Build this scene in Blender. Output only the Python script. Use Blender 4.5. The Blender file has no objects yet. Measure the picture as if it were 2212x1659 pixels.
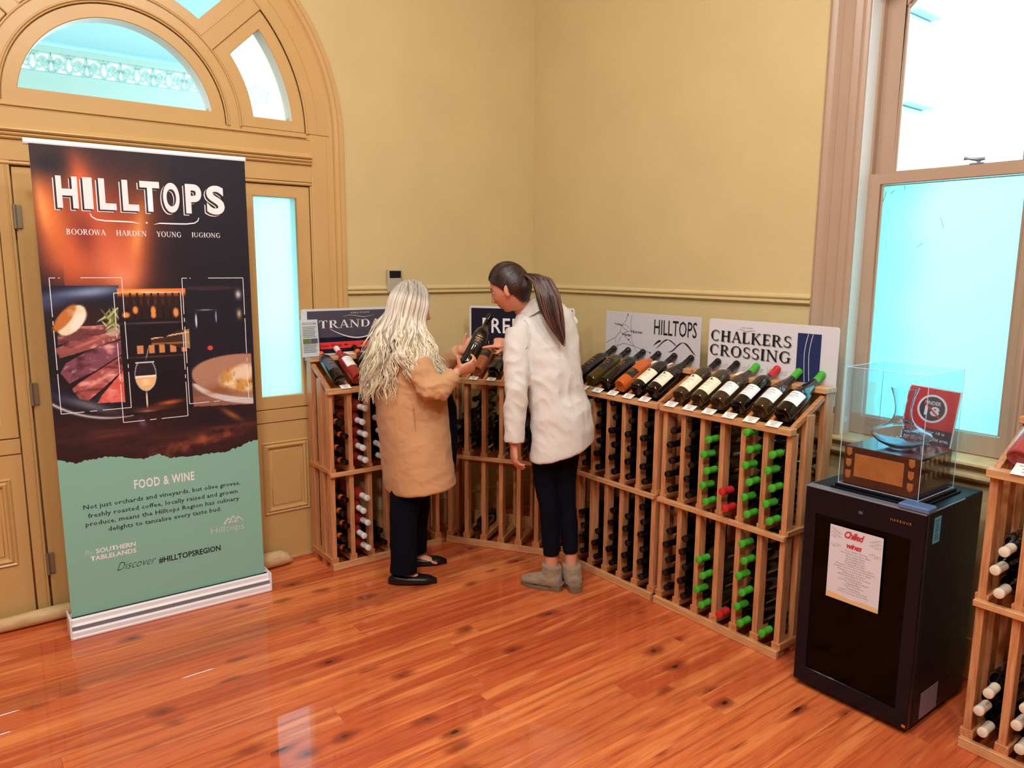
import bpy, bmesh, math, random
import numpy as np
from math import sin, cos, pi, radians as RD, sqrt
from mathutils import Vector, Matrix, Euler

SC = bpy.context.scene
COL = SC.collection
rnd = random.Random(7)

# ------------------------------------------------------------------ camera
PIT, ROLL, YAW, FPX = RD(9.0305), RD(0.3886), RD(52.4168), 1609.85
_cp, _sp = cos(PIT), sin(PIT)
_F = Vector((cos(YAW) * _cp, sin(YAW) * _cp, -_sp))
_R = Vector((sin(YAW), -cos(YAW), 0)); _U = _R.cross(_F)
_R2 = _R * cos(ROLL) + _U * sin(ROLL); _U2 = _U * cos(ROLL) - _R * sin(ROLL)
cam = bpy.data.cameras.new('camera'); camo = bpy.data.objects.new('camera', cam); COL.objects.link(camo)
cam.sensor_fit = 'HORIZONTAL'; cam.sensor_width = 36.0; cam.lens = FPX / 2212 * 36.0
cam.clip_start = 0.05; cam.clip_end = 200
m = Matrix.Identity(4)
for i in range(3):
    m[i][0], m[i][1], m[i][2] = _R2[i], _U2[i], -_F[i]
m.translation = Vector((-3.104, -3.823, 1.60))
camo.matrix_world = m
SC.camera = camo

# ------------------------------------------------------------------ world, lights, exposure
def lin(r, g, b):
    f = lambda c: (c / 255) / 12.92 if c <= 10 else (((c / 255) + .055) / 1.055) ** 2.4
    return (f(r), f(g), f(b))
W = bpy.data.worlds.new('sky'); SC.world = W; W.use_nodes = True
nt = W.node_tree; bg = nt.nodes['Background']
tc = nt.nodes.new('ShaderNodeTexCoord'); sx = nt.nodes.new('ShaderNodeSeparateXYZ')
rp = nt.nodes.new('ShaderNodeValToRGB')
rp.color_ramp.elements[0].position = .42; rp.color_ramp.elements[0].color = (*lin(170, 205, 215), 1)
rp.color_ramp.elements[1].position = .62; rp.color_ramp.elements[1].color = (*lin(228, 246, 255), 1)
mr = nt.nodes.new('ShaderNodeMapRange'); mr.inputs[1].default_value = -1; mr.inputs[2].default_value = 1
nt.links.new(tc.outputs['Generated'], sx.inputs[0]); nt.links.new(sx.outputs['Z'], mr.inputs[0])
nt.links.new(mr.outputs[0], rp.inputs[0]); nt.links.new(rp.outputs[0], bg.inputs[0])
bg.inputs[1].default_value = 4.6

def area(name, loc, target, sx_, sy_, power, col):
    l = bpy.data.lights.new(name, 'AREA'); l.shape = 'RECTANGLE'; l.size = sx_; l.size_y = sy_
    l.energy = power; l.color = col
    o = bpy.data.objects.new(name, l); COL.objects.link(o); o.location = loc
    o.rotation_euler = (Vector(target) - Vector(loc)).to_track_quat('-Z', 'Y').to_euler()
    return o
WARM = (1.0, .985, .95)
for lx, ly, pw_ in ((-3.9, -4.3, 40), (-2.3, -4.6, 34), (-4.9, -2.6, 30), (-3.0, -2.9, 38), (-1.5, -3.1, 26), (-2.4, -1.6, 17)):
    area('ceiling_lamp', (lx, ly, 3.9), (lx * .55 - .5, ly * .55 - .4, .4), .26, .26, pw_, WARM)
SC.view_settings.view_transform = 'Standard'; SC.view_settings.look = 'None'
SC.view_settings.gamma = 1.0; SC.view_settings.use_curve_mapping = False
SC.view_settings.exposure = 0.06
SC.cycles.use_denoising = True
SC.cycles.max_bounces = 8; SC.cycles.diffuse_bounces = 4; SC.cycles.glossy_bounces = 4
SC.cycles.transmission_bounces = 8; SC.cycles.transparent_max_bounces = 12
SC.cycles.caustics_reflective = False; SC.cycles.caustics_refractive = True
SC.cycles.sample_clamp_indirect = 6

# ------------------------------------------------------------------ materials
def newmat(name):
    mt = bpy.data.materials.new(name); mt.use_nodes = True
    return mt, mt.node_tree, mt.node_tree.nodes['Principled BSDF']
def mat(name, rgb, rough=.5, metal=0, spec=.5, coat=0, var=0, vscale=8, stretch=(1, 1, 1), bump=0, bscale=60, sheen=0,
        trans=0, ior=1.45, alpha=1, obvar=0, emit=None, rgb2=None):
    mt, nt, b = newmat(name)
    c = lin(*rgb)
    b.inputs['Base Color'].default_value = (*c, 1)
    b.inputs['Roughness'].default_value = rough; b.inputs['Metallic'].default_value = metal
    b.inputs['Specular IOR Level'].default_value = spec; b.inputs['Coat Weight'].default_value = coat
    b.inputs['Coat Roughness'].default_value = .06
    b.inputs['Transmission Weight'].default_value = trans; b.inputs['IOR'].default_value = ior
    if sheen: b.inputs['Sheen Weight'].default_value = sheen
    N = nt.nodes.new; L = nt.links.new
    if var or bump or obvar or rgb2:
        tcn = N('ShaderNodeTexCoord'); mp = N('ShaderNodeMapping'); mp.inputs['Scale'].default_value = stretch
        oi = N('ShaderNodeObjectInfo'); vm = N('ShaderNodeVectorMath'); vm.operation = 'SCALE'; vm.inputs[3].default_value = 37.0
        cb = N('ShaderNodeCombineXYZ'); L(oi.outputs['Random'], cb.inputs[0]); L(oi.outputs['Random'], cb.inputs[1]); L(oi.outputs['Random'], cb.inputs[2])
        L(cb.outputs[0], vm.inputs[0]); ad = N('ShaderNodeVectorMath'); L(tcn.outputs['Object'], ad.inputs[0]); L(vm.outputs[0], ad.inputs[1])
        L(ad.outputs[0], mp.inputs[0])
        nz = N('ShaderNodeTexNoise'); nz.inputs['Scale'].default_value = vscale; nz.inputs['Detail'].default_value = 5
        L(mp.outputs[0], nz.inputs['Vector'])
        if var or rgb2:
            mx = N('ShaderNodeMix'); mx.data_type = 'RGBA'
            if rgb2: a_, b_ = lin(*rgb), lin(*rgb2)
            else: a_, b_ = tuple(x * (1 - var) for x in c), tuple(min(1, x * (1 + var)) for x in c)
            mx.inputs[6].default_value = (*a_, 1); mx.inputs[7].default_value = (*b_, 1)
            rmp = N('ShaderNodeMapRange'); rmp.inputs[1].default_value = .32; rmp.inputs[2].default_value = .68
            L(nz.outputs['Fac'], rmp.inputs[0]); L(rmp.outputs[0], mx.inputs[0])
            src = mx.outputs[2]
            if obvar:
                hv = N('ShaderNodeHueSaturation'); m2 = N('ShaderNodeMapRange'); m2.inputs[3].default_value = 1 - obvar; m2.inputs[4].default_value = 1 + obvar
                L(oi.outputs['Random'], m2.inputs[0]); L(m2.outputs[0], hv.inputs['Value']); L(src, hv.inputs['Color']); src = hv.outputs[0]
            L(src, b.inputs['Base Color'])
        if bump:
            nb = N('ShaderNodeTexNoise'); nb.inputs['Scale'].default_value = bscale; nb.inputs['Detail'].default_value = 4
            L(mp.outputs[0], nb.inputs['Vector'])
            bp = N('ShaderNodeBump'); bp.inputs['Strength'].default_value = bump; bp.inputs['Distance'].default_value = .004
            L(nb.outputs['Fac'], bp.inputs['Height']); L(bp.outputs[0], b.inputs['Normal'])
    if emit:
        b.inputs['Emission Color'].default_value = (*lin(*emit[:3]), 1); b.inputs['Emission Strength'].default_value = emit[3]
    return mt
def attrmat(name, rough=.5, spec=.5, sheen=0, coat=0):
    mt, nt, b = newmat(name)
    a = nt.nodes.new('ShaderNodeAttribute'); a.attribute_name = 'Col'
    nt.links.new(a.outputs['Color'], b.inputs['Base Color'])
    b.inputs['Roughness'].default_value = rough; b.inputs['Specular IOR Level'].default_value = spec
    b.inputs['Sheen Weight'].default_value = sheen; b.inputs['Coat Weight'].default_value = coat
    return mt
def thin_glass(name, tint, base=.04, rough=.02):
    mt, nt, b = newmat(name); nt.nodes.remove(b)
    N = nt.nodes.new; L = nt.links.new; out = nt.nodes['Material Output']
    t = N('ShaderNodeBsdfTransparent'); t.inputs[0].default_value = (*tint, 1)
    g = N('ShaderNodeBsdfGlossy'); g.inputs['Roughness'].default_value = rough
    lw = N('ShaderNodeLayerWeight'); lw.inputs[0].default_value = .5
    pw = N('ShaderNodeMath'); pw.operation = 'POWER'; pw.inputs[1].default_value = 4.0; L(lw.outputs['Facing'], pw.inputs[0])
    fr = N('ShaderNodeMath'); fr.operation = 'MULTIPLY_ADD'; fr.inputs[1].default_value = .55; fr.inputs[2].default_value = base; L(pw.outputs[0], fr.inputs[0])
    mx = N('ShaderNodeMixShader'); L(fr.outputs[0], mx.inputs[0]); L(t.outputs[0], mx.inputs[1]); L(g.outputs[0], mx.inputs[2])
    L(mx.outputs[0], out.inputs[0]); return mt
def frosted(name, tint, w_tr=.75):
    mt, nt, b = newmat(name); nt.nodes.remove(b)
    N = nt.nodes.new; L = nt.links.new; out = nt.nodes['Material Output']
    t = N('ShaderNodeBsdfTranslucent'); t.inputs[0].default_value = (*tint, 1)
    r = N('ShaderNodeBsdfRefraction'); r.inputs['Color'].default_value = (*tint, 1); r.inputs['Roughness'].default_value = .55; r.inputs['IOR'].default_value = 1.06
    g = N('ShaderNodeBsdfGlossy'); g.inputs['Roughness'].default_value = .12
    m1 = N('ShaderNodeMixShader'); m1.inputs[0].default_value = w_tr; L(r.outputs[0], m1.inputs[1]); L(t.outputs[0], m1.inputs[2])
    m2 = N('ShaderNodeMixShader'); m2.inputs[0].default_value = .05; L(m1.outputs[0], m2.inputs[1]); L(g.outputs[0], m2.inputs[2])
    L(m2.outputs[0], out.inputs[0]); return mt

def floor_mat():
    mt, nt, b = newmat('cypress_floor')
    N = nt.nodes.new; L = nt.links.new
    tcn = N('ShaderNodeTexCoord'); oi = N('ShaderNodeObjectInfo')
    sc = N('ShaderNodeMath'); sc.operation = 'MULTIPLY'; sc.inputs[1].default_value = 91.7; L(oi.outputs['Random'], sc.inputs[0])
    cb = N('ShaderNodeCombineXYZ'); L(sc.outputs[0], cb.inputs[0]); L(sc.outputs[0], cb.inputs[1])
    ad = N('ShaderNodeVectorMath'); L(tcn.outputs['Object'], ad.inputs[0]); L(cb.outputs[0], ad.inputs[1])
    # plank base tone
    r0 = N('ShaderNodeValToRGB'); cr = r0.color_ramp
    cols = [(0, (188, 84, 46)), (.2, (208, 100, 56)), (.42, (222, 122, 66)), (.6, (198, 92, 50)), (.8, (214, 112, 60)), (1, (178, 92, 54))]
    cr.elements[0].color = (*lin(*cols[0][1]), 1); cr.elements[1].color = (*lin(*cols[-1][1]), 1)
    for p_, c_ in cols[1:-1]:
        e = cr.elements.new(p_); e.color = (*lin(*c_), 1)
    cr.interpolation = 'CONSTANT' if False else 'LINEAR'
    L(oi.outputs['Random'], r0.inputs[0])
    def noise(scale, det, sv):
        mp = N('ShaderNodeMapping'); mp.inputs['Scale'].default_value = sv; L(ad.outputs[0], mp.inputs[0])
        n = N('ShaderNodeTexNoise'); n.inputs['Scale'].default_value = scale; n.inputs['Detail'].default_value = det; n.inputs['Distortion'].default_value = .6
        L(mp.outputs[0], n.inputs['Vector']); return n
    def rng(src, a, b_, c=0, d=1):
        r = N('ShaderNodeMapRange'); r.interpolation_type = 'SMOOTHSTEP'
        for i_, v in enumerate((a, b_, c, d)): r.inputs[i_ + 1].default_value = v
        L(src, r.inputs[0]); return r.outputs[0]
    def mixc(fac, a, colr, mode='MIX'):
        mx = N('ShaderNodeMix'); mx.data_type = 'RGBA'; mx.blend_type = mode
        L(fac, mx.inputs[0]); L(a, mx.inputs[6]); mx.inputs[7].default_value = (*colr, 1); return mx.outputs[2]
    g1 = noise(5, 6, (.5, 9, 1)); c = mixc(rng(g1.outputs['Fac'], .42, .72, 0, .75), r0.outputs[0], lin(158, 62, 34))
    g2 = noise(3.2, 3, (.35, 5, 1)); c = mixc(rng(g2.outputs['Fac'], .52, .66, 0, .7), c, lin(236, 142, 82))
    g3 = noise(26, 5, (.35, 9, 1)); c = mixc(rng(g3.outputs['Fac'], .5, .75, 0, .45), c, lin(140, 62, 36))
    # knots
    mp = N('ShaderNodeMapping'); mp.inputs['Scale'].default_value = (4.2, 8.0, 1); L(ad.outputs[0], mp.inputs[0])
    dn = noise(9, 2, (1, 1, 1)); dm = N('ShaderNodeVectorMath'); dm.operation = 'SCALE'; dm.inputs[3].default_value = .25; L(dn.outputs['Color'], dm.inputs[0])
    a2 = N('ShaderNodeVectorMath'); L(mp.outputs[0], a2.inputs[0]); L(dm.outputs[0], a2.inputs[1])
    vo = N('ShaderNodeTexVoronoi'); vo.inputs['Scale'].default_value = 1.0; L(a2.outputs[0], vo.inputs['Vector'])
    sep = N('ShaderNodeSeparateColor'); L(vo.outputs['Color'], sep.inputs[0])
    gate = rng(sep.outputs[0], .38, .40)
    k1 = rng(vo.outputs['Distance'], .10, .33, .8, 0); k2 = rng(vo.outputs['Distance'], .035, .11, 1, 0)
    for k_, col_ in ((k1, lin(128, 46, 24)), (k2, lin(58, 24, 14))):
        mm = N('ShaderNodeMath'); mm.operation = 'MULTIPLY'; L(k_, mm.inputs[0]); L(gate, mm.inputs[1]); c = mixc(mm.outputs[0], c, col_)
    L(c, b.inputs['Base Color'])
    b.inputs['Roughness'].default_value = .45; b.inputs['Specular IOR Level'].default_value = .25
    b.inputs['Coat Weight'].default_value = .7; b.inputs['Coat Roughness'].default_value = .03; b.inputs['Coat IOR'].default_value = 1.55
    bp = N('ShaderNodeBump'); bp.inputs['Strength'].default_value = .12; bp.inputs['Distance'].default_value = .002
    L(g1.outputs['Fac'], bp.inputs['Height']); L(bp.outputs[0], b.inputs['Normal']); 
    return mt

M = {}
M['wall'] = mat('plaster_wall', (206, 186, 136), .55, var=.03, vscale=3, bump=.25, bscale=110)
M['trim'] = mat('tan_gloss_paint', (200, 163, 106), .3, spec=.5, var=.03, vscale=4, bump=.08, bscale=40)
M['casing'] = mat('tan_paint_light_cast', (176, 150, 128), .32, var=.03, vscale=4, bump=.06, bscale=40)  # trim paint by the window, pinkish cast of the light put into its colour
M['sill'] = mat('old_cream_paint', (206, 180, 132), .5, var=.12, vscale=14, bump=.9, bscale=38)
M['white_lining'] = mat('white_lining', (226, 226, 220), .35)
M['ceiling'] = mat('ceiling_white', (238, 232, 215), .7)
M['floor'] = floor_mat()
M['dark_gap'] = mat('subfloor_dark', (60, 30, 18), .8)
M['pine'] = mat('rack_pine', (210, 154, 106), .45, var=.0, vscale=6, stretch=(22, 22, 1.4), obvar=.08, rgb2=(180, 114, 74), bump=.15, bscale=5)
M['pine_h'] = mat('rack_pine_level', (216, 168, 118), .42, vscale=6, stretch=(1.4, 22, 22), obvar=.07, rgb2=(192, 132, 88), bump=.12, bscale=5)
M['pine_v'] = mat('rack_pine_runner', (206, 146, 96), .45, vscale=6, stretch=(22, 1.4, 22), obvar=.08, rgb2=(176, 104, 62))
M['hair_base'] = mat('grey_blonde_roots', (128, 118, 106), .5, rgb2=(176, 164, 148), vscale=60, bump=.3, bscale=140)
M['glass_dark'] = mat('wine_glass_black', (9, 9, 13), .05, spec=.8, coat=.4)
M['glass_olive'] = mat('wine_glass_olive', (62, 54, 18), .05, spec=.8, coat=.4)
M['glass_brown'] = mat('wine_glass_brown', (56, 42, 26), .06, spec=.8, coat=.4)
M['glass_rose'] = mat('wine_glass_rose', (150, 44, 38), .05, spec=.8, coat=.5)
M['glass_pink'] = mat('wine_glass_pink', (166, 72, 78), .05, spec=.8, coat=.5)
M['glass_peach'] = mat('wine_glass_peach', (158, 84, 56), .05, spec=.8, coat=.5)
M['glass_orange'] = mat('wine_glass_orange', (196, 92, 34), .06, spec=.8, coat=.5)
M['cap_black'] = mat('capsule_black', (18, 12, 15), .14, spec=.6)
M['cap_green'] = mat('capsule_green', (70, 172, 50), .22, spec=.6)
M['cap_red'] = mat('capsule_red', (196, 40, 44), .3, spec=.6)
M['cap_white'] = mat('capsule_white', (226, 226, 226), .35)
M['cap_cream'] = mat('capsule_cream', (226, 216, 196), .35)
M['cap_orange'] = mat('capsule_orange', (232, 106, 36), .35)
M['cap_grey'] = mat('capsule_print', (120, 112, 104), .4)
M['lab_cream'] = mat('label_cream', (246, 236, 208), .6)
M['lab_white'] = mat('label_white', (238, 240, 242), .6)
M['lab_dark'] = mat('label_dark', (30, 28, 34), .5)
M['lab_orange'] = mat('label_orange', (224, 112, 46), .5)
M['lab_slate'] = mat('label_slate', (76, 84, 100), .5)
M['gold'] = mat('gold_print', (204, 158, 84), .35, metal=.6)
M['ink'] = mat('black_ink', (14, 14, 18), .5)
M['ink_grey'] = mat('grey_ink', (128, 126, 130), .6)
M['ink_pale'] = mat('pale_grey_ink', (196, 194, 194), .6)
M['ink_green'] = mat('dark_green_ink', (20, 48, 46), .6)
M['ink_white'] = mat('white_ink', (238, 238, 242), .5)
M['ink_silver'] = mat('silver_ink', (206, 212, 208), .5)
M['ink_red'] = mat('red_ink', (196, 30, 36), .5)
M['paper'] = mat('white_card', (240, 240, 236), .6)
M['sign_white'] = mat('sign_white', (214, 216, 224), .4)
M['sign_grey'] = mat('sign_grey', (198, 199, 210), .4)
M['sign_slate'] = mat('sign_slate', (76, 72, 88), .4)
M['sign_navy'] = mat('sign_navy', (16, 22, 44), .35)
M['sign_blue'] = mat('sign_blue', (28, 44, 96), .35)
M['sign_red'] = mat('sign_red', (226, 62, 60), .4)
M['alu'] = mat('brushed_aluminium', (238, 240, 246), .3, metal=.08)
M['alu_grey'] = mat('aluminium_groove', (142, 150, 162), .3, metal=.5)
M['grey_plastic'] = mat('grey_plastic', (176, 168, 152), .45)
M['black_gloss'] = mat('black_gloss', (9, 12, 24), .22, spec=.35)
M['black_metal'] = mat('black_enamel', (10, 13, 26), .45, spec=.3, bump=.1, bscale=300)
M['black_glass'] = mat('tinted_door_glass', (10, 10, 12), .06, spec=.8)
M['trophy_wood'] = mat('dark_rosewood', (52, 20, 22), .12, spec=.6, coat=.5)
M['brass'] = mat('brass_plate', (222, 158, 96), .3, metal=.75, var=.12, vscale=20)
M['silver'] = mat('silver_shield', (196, 176, 150), .25, metal=.8)
M['acrylic'] = thin_glass('clear_acrylic', (.93, .97, 1.0))
M['acrylic_edge'] = mat('acrylic_edge', (200, 226, 250), .15, spec=.8, alpha=1)
M['crystal'] = mat('decanter_crystal', (244, 250, 255), .0, trans=1, ior=1.45)
M['pane'] = thin_glass('window_glass', (.96, .99, 1.0))
M['frost'] = frosted('frosted_glass', (.70, .96, .99), .45)
M['frost_w'] = frosted('frosted_glass_window', (.54, .93, .97), .2)
M['calico'] = mat('calico_cloth', (218, 190, 142), .8, rgb2=(190, 158, 112), vscale=9, stretch=(1, 3, 3), bump=.8, bscale=14)
M['iron'] = mat('hinge_steel', (150, 138, 118), .4, metal=.6)
M['gold_lace'] = mat('veranda_paint', (222, 246, 250), .5)
M['ver_ceiling'] = mat('veranda_ceiling', (206, 240, 248), .6)
M['concrete'] = mat('outside_paving', (150, 176, 182), .8, var=.08)
M['stone'] = mat('pale_render', (202, 226, 232), .8)

M['tint'] = thin_glass('tinted_glass', (.10, .10, .13), base=.016, rough=.06)
M['shelfwood'] = mat('fridge_shelf', (128, 108, 84), .5)
M['hinge_bluelit'] = mat('hinge_cover', (84, 112, 158), .25, spec=.6)  # blue light falling on the cover is put into its colour
M['blue_led'] = mat('blue_led', (20, 40, 230), .4, emit=(50, 80, 255, 5))
M['sticker_blue'] = mat('sticker_blue', (96, 176, 206), .5)
M['sticker_ink'] = mat('sticker_ink', (50, 110, 146), .5)
M['grey_sticker'] = mat('rating_plate', (136, 126, 140), .5)
M['paper_warm'] = mat('list_paper', (214, 212, 220), .6)
M['sand'] = mat('sand_print', (222, 186, 132), .6)
M['sign_red2'] = mat('notice_red', (214, 44, 62), .4)
M['sign_slate2'] = mat('notice_dark', (54, 56, 80), .4)
M['banner_print'] = attrmat('banner_photo_print', .42, .4)
M['banner_green'] = mat('banner_green', (132, 188, 172), .45, spec=.4)
M['fabric_dark'] = mat('banner_back', (210, 210, 206), .6)
M['title_gap'] = mat('title_gap', (40, 26, 30), .5)

# ------------------------------------------------------------------ mesh builder
class MB:
    def __init__(s): s.v = []; s.f = []; s.mi = []; s.cur = 0
    def add(s, vs, fs):
        o = len(s.v); s.v += [tuple(x) for x in vs]
        s.f += [tuple(i + o for i in f) for f in fs]; s.mi += [s.cur] * len(fs); return s
    def box(s, x0, y0, z0, x1, y1, z1, M4=None):
        vs = [Vector((x, y, z)) for x in (x0, x1) for y in (y0, y1) for z in (z0, z1)]
        if M4: vs = [M4 @ v for v in vs]
        return s.add(vs, [(0, 1, 3, 2), (4, 6, 7, 5), (0, 4, 5, 1), (2, 3, 7, 6), (0, 2, 6, 4), (1, 5, 7, 3)])
    def cbox(s, x0, y0, z0, x1, y1, z1, c=.002, M4=None):
        # box with chamfered edges
        cx, cy, cz = (x0 + x1) / 2, (y0 + y1) / 2, (z0 + z1) / 2
        hx, hy, hz = (x1 - x0) / 2, (y1 - y0) / 2, (z1 - z0) / 2
        c = min(c, hx * .45, hy * .45, hz * .45)
        vs = []; idx = {}
        for sx_ in (-1, 1):
            for sy_ in (-1, 1):
                for sz_ in (-1, 1):
                    for k in range(3):
                        p = [sx_ * hx, sy_ * hy, sz_ * hz]
                        for j in range(3):
                            if j != k: p[j] -= (sx_, sy_, sz_)[j] * c
                        idx[(sx_, sy_, sz_, k)] = len(vs)
                        v = Vector((cx + p[0], cy + p[1], cz + p[2])); vs.append(M4 @ v if M4 else v)
        fs = []
        for k in range(3):
            a, b = [j for j in range(3) if j != k]
            for sg in (-1, 1):
                q = []
                for (u, w) in ((-1, -1), (1, -1), (1, 1), (-1, 1)):
                    t = [0, 0, 0]; t[k] = sg; t[a] = u; t[b] = w; q.append(idx[(*t, k)])
                flip = (sg < 0) ^ (k == 1)
                fs.append(tuple(q[::-1] if flip else q))
            for u in (-1, 1):
                for w in (-1, 1):
                    q = []
                    for sg, kk in ((-1, a), (-1, b), (1, b), (1, a)):
                        t = [0, 0, 0]; t[k] = sg; t[a] = u; t[b] = w; q.append(idx[(*t, kk)])
                    fs.append(tuple(q))
        for sx_ in (-1, 1):
            for sy_ in (-1, 1):
                for sz_ in (-1, 1):
                    fs.append(tuple(idx[(sx_, sy_, sz_, k)] for k in range(3)))
        return s.add(vs, fs)
    def lathe(s, prof, n=24, M4=None, cap=True):
        vs = []; fs = []
        for (r, z) in prof:
            for i in range(n):
                a = 2 * pi * i / n; v = Vector((r * cos(a), r * sin(a), z)); vs.append(M4 @ v if M4 else v)
        for j in range(len(prof) - 1):
            for i in range(n):
                k = (i + 1) % n; fs.append((j * n + i, j * n + k, (j + 1) * n + k, (j + 1) * n + i))
        if cap:
            fs.append(tuple(range(n))[::-1]); fs.append(tuple((len(prof) - 1) * n + i for i in range(n)))
        return s.add(vs, fs)
    def tube(s, pts, rad, n=8, closed=False, cap=True, flat=1.0, up=None):
        pts = [Vector(p) for p in pts]; N = len(pts)
        if not hasattr(rad, '__len__'): rad = [rad] * N
        vs = []; fs = []; pn = None
        for i, p in enumerate(pts):
            if closed: t = (pts[(i + 1) % N] - pts[i - 1]).normalized()
            else: t = (pts[min(i + 1, N - 1)] - pts[max(i - 1, 0)]).normalized()
            if pn is None:
                u_ = Vector(up) if up else (Vector((0, 0, 1)) if abs(t.z) < .9 else Vector((1, 0, 0)))
                pn = (u_ - t * u_.dot(t)).normalized()
            else: pn = (pn - t * pn.dot(t)).normalized()
            bn = t.cross(pn)
            for k in range(n):
                a = 2 * pi * k / n; vs.append(p + (pn * cos(a) * flat + bn * sin(a)) * rad[i])
        R_ = N if closed else N - 1
        for i in range(R_):
            j = (i + 1) % N
            for k in range(n):
                l = (k + 1) % n; fs.append((i * n + k, i * n + l, j * n + l, j * n + k))
        if cap and not closed:
            fs.append(tuple(range(n))[::-1]); fs.append(tuple((N - 1) * n + k for k in range(n)))
        return s.add(vs, fs)
    def sweep(s, path, prof, normals, outs, closed=False):
        # path points, prof list of (a along normals, b along outs)
        vs = []; fs = []; n = len(prof)
        for p, nn, oo in zip(path, normals, outs):
            for (a, b) in prof: vs.append(Vector(p) + Vector(nn) * a + Vector(oo) * b)
        N = len(path); R_ = N if closed else N - 1
        for i in range(R_):
            j = (i + 1) % N
            for k in range(n - 1): fs.append((i * n + k, i * n + k + 1, j * n + k + 1, j * n + k))
        if not closed:
            fs.append(tuple(range(n))[::-1]); fs.append(tuple((N - 1) * n + k for k in range(n)))
        return s.add(vs, fs)
    def rings(s, rg, n=28, cap=True, e=2.0):
        # rg: list of (centre, a vector, b vector[, exponent])
        vs = []; fs = []
        for r in rg:
            c, a, b = Vector(r[0]), Vector(r[1]), Vector(r[2]); ee = r[3] if len(r) > 3 else e
            for i in range(n):
                t = 2 * pi * i / n; ct, st = cos(t), sin(t)
                q = (abs(ct) ** ee + abs(st) ** ee) ** (-1 / ee)
                vs.append(c + a * ct * q + b * st * q)
        for j in range(len(rg) - 1):
            for i in range(n):
                k = (i + 1) % n; fs.append((j * n + i, j * n + k, (j + 1) * n + k, (j + 1) * n + i))
        if cap:
            fs.append(tuple(range(n))[::-1]); fs.append(tuple((len(rg) - 1) * n + i for i in range(n)))
        return s.add(vs, fs)
    def mesh(s, name, mats, smooth=False, fixn=True):
        me = bpy.data.meshes.new(name); me.from_pydata(s.v, [], s.f)
        for m_ in (mats if isinstance(mats, (list, tuple)) else [mats]): me.materials.append(m_)
        if any(s.mi): me.polygons.foreach_set('material_index', s.mi)
        if fixn:
            bm = bmesh.new(); bm.from_mesh(me); bmesh.ops.recalc_face_normals(bm, faces=bm.faces); bm.to_mesh(me); bm.free()
        if smooth: smooth_mesh(me, smooth if not isinstance(smooth, bool) else 40)
        me.update(); return me
    def build(s, name, mats, parent=None, smooth=False, **k):
        return add_obj(name, s.mesh(name, mats, smooth), parent, **k)

def smooth_mesh(me, ang=40):
    me.polygons.foreach_set('use_smooth', [True] * len(me.polygons))
    bm = bmesh.new(); bm.from_mesh(me); a = RD(ang)
    for e_ in bm.edges:
        if len(e_.link_faces) == 2: e_.smooth = e_.calc_face_angle(0) < a
    bm.to_mesh(me); bm.free()
def add_obj(name, me, parent=None, loc=None, rot=None, label=None):
    o = bpy.data.objects.new(name, me); COL.objects.link(o)
    if parent: o.parent = parent
    if loc is not None: o.location = loc
    if rot is not None: o.rotation_euler = rot
    if label: o['label'] = label
    return o
def tag(o, label, cat, group=None, kind=None):
    o['label'] = label; o['category'] = cat
    if group: o['group'] = group
    if kind: o['kind'] = kind
    return o
def thing(name, label, cat, loc=(0, 0, 0), rz=0, group=None, rot=None):
    o = bpy.data.objects.new(name, None); COL.objects.link(o); o.empty_display_size = .05
    o.location = loc; o.rotation_euler = rot if rot is not None else (0, 0, rz)
    return tag(o, label, cat, group)
def struct(name, label=None, cat=None, me=None, loc=(0, 0, 0)):
    o = bpy.data.objects.new(name, me); COL.objects.link(o); o['kind'] = 'structure'; o.location = loc
    if label: o['label'] = label
    if cat: o['category'] = cat
    return o

# flat board with holes from 2D outlines (x, z) -> extruded in y
def board(loops, y0, y1, bevel=0, res=1):
    cu = bpy.data.curves.new('tmp', 'CURVE'); cu.dimensions = '2D'; cu.fill_mode = 'BOTH'
    th = abs(y1 - y0); cu.extrude = max(th / 2 - bevel, 1e-5); cu.bevel_depth = bevel; cu.bevel_resolution = 0
    if bevel: cu.offset = -bevel
    for lp in loops:
        sp = cu.splines.new('POLY'); sp.points.add(len(lp) - 1); sp.use_cyclic_u = True
        for i, (x, z) in enumerate(lp): sp.points[i].co = (x, z, 0, 1)
    ob = bpy.data.objects.new('tmp', cu); me = bpy.data.meshes.new_from_object(ob)
    bpy.data.objects.remove(ob); bpy.data.curves.remove(cu)
    ym = (y0 + y1) / 2
    R_ = Matrix(((1, 0, 0, 0), (0, 0, -1, ym), (0, 1, 0, 0), (0, 0, 0, 1)))   # (x,z,d)->(x,-d+ym,z)
    me.transform(R_); me.materials.clear(); return me
def arcp(cx, cz, r, a0, a1, n):
    return [(cx + r * cos(RD(a0 + (a1 - a0) * i / n)), cz + r * sin(RD(a0 + (a1 - a0) * i / n))) for i in range(n + 1)]
def rect(x0, z0, x1, z1): return [(x0, z0), (x1, z0), (x1, z1), (x0, z1)]
def rrect(x0, z0, x1, z1, r, n=6):
    return arcp(x1 - r, z0 + r, r, -90, 0, n) + arcp(x1 - r, z1 - r, r, 0, 90, n) + arcp(x0 + r, z1 - r, r, 90, 180, n) + arcp(x0 + r, z0 + r, r, 180, 270, n)
def put(name, me, m_, parent=None, smooth=None, **k):
    me.materials.clear(); me.materials.append(m_)
    if smooth: smooth_mesh(me, smooth)
    return add_obj(name, me, parent, **k)

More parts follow.
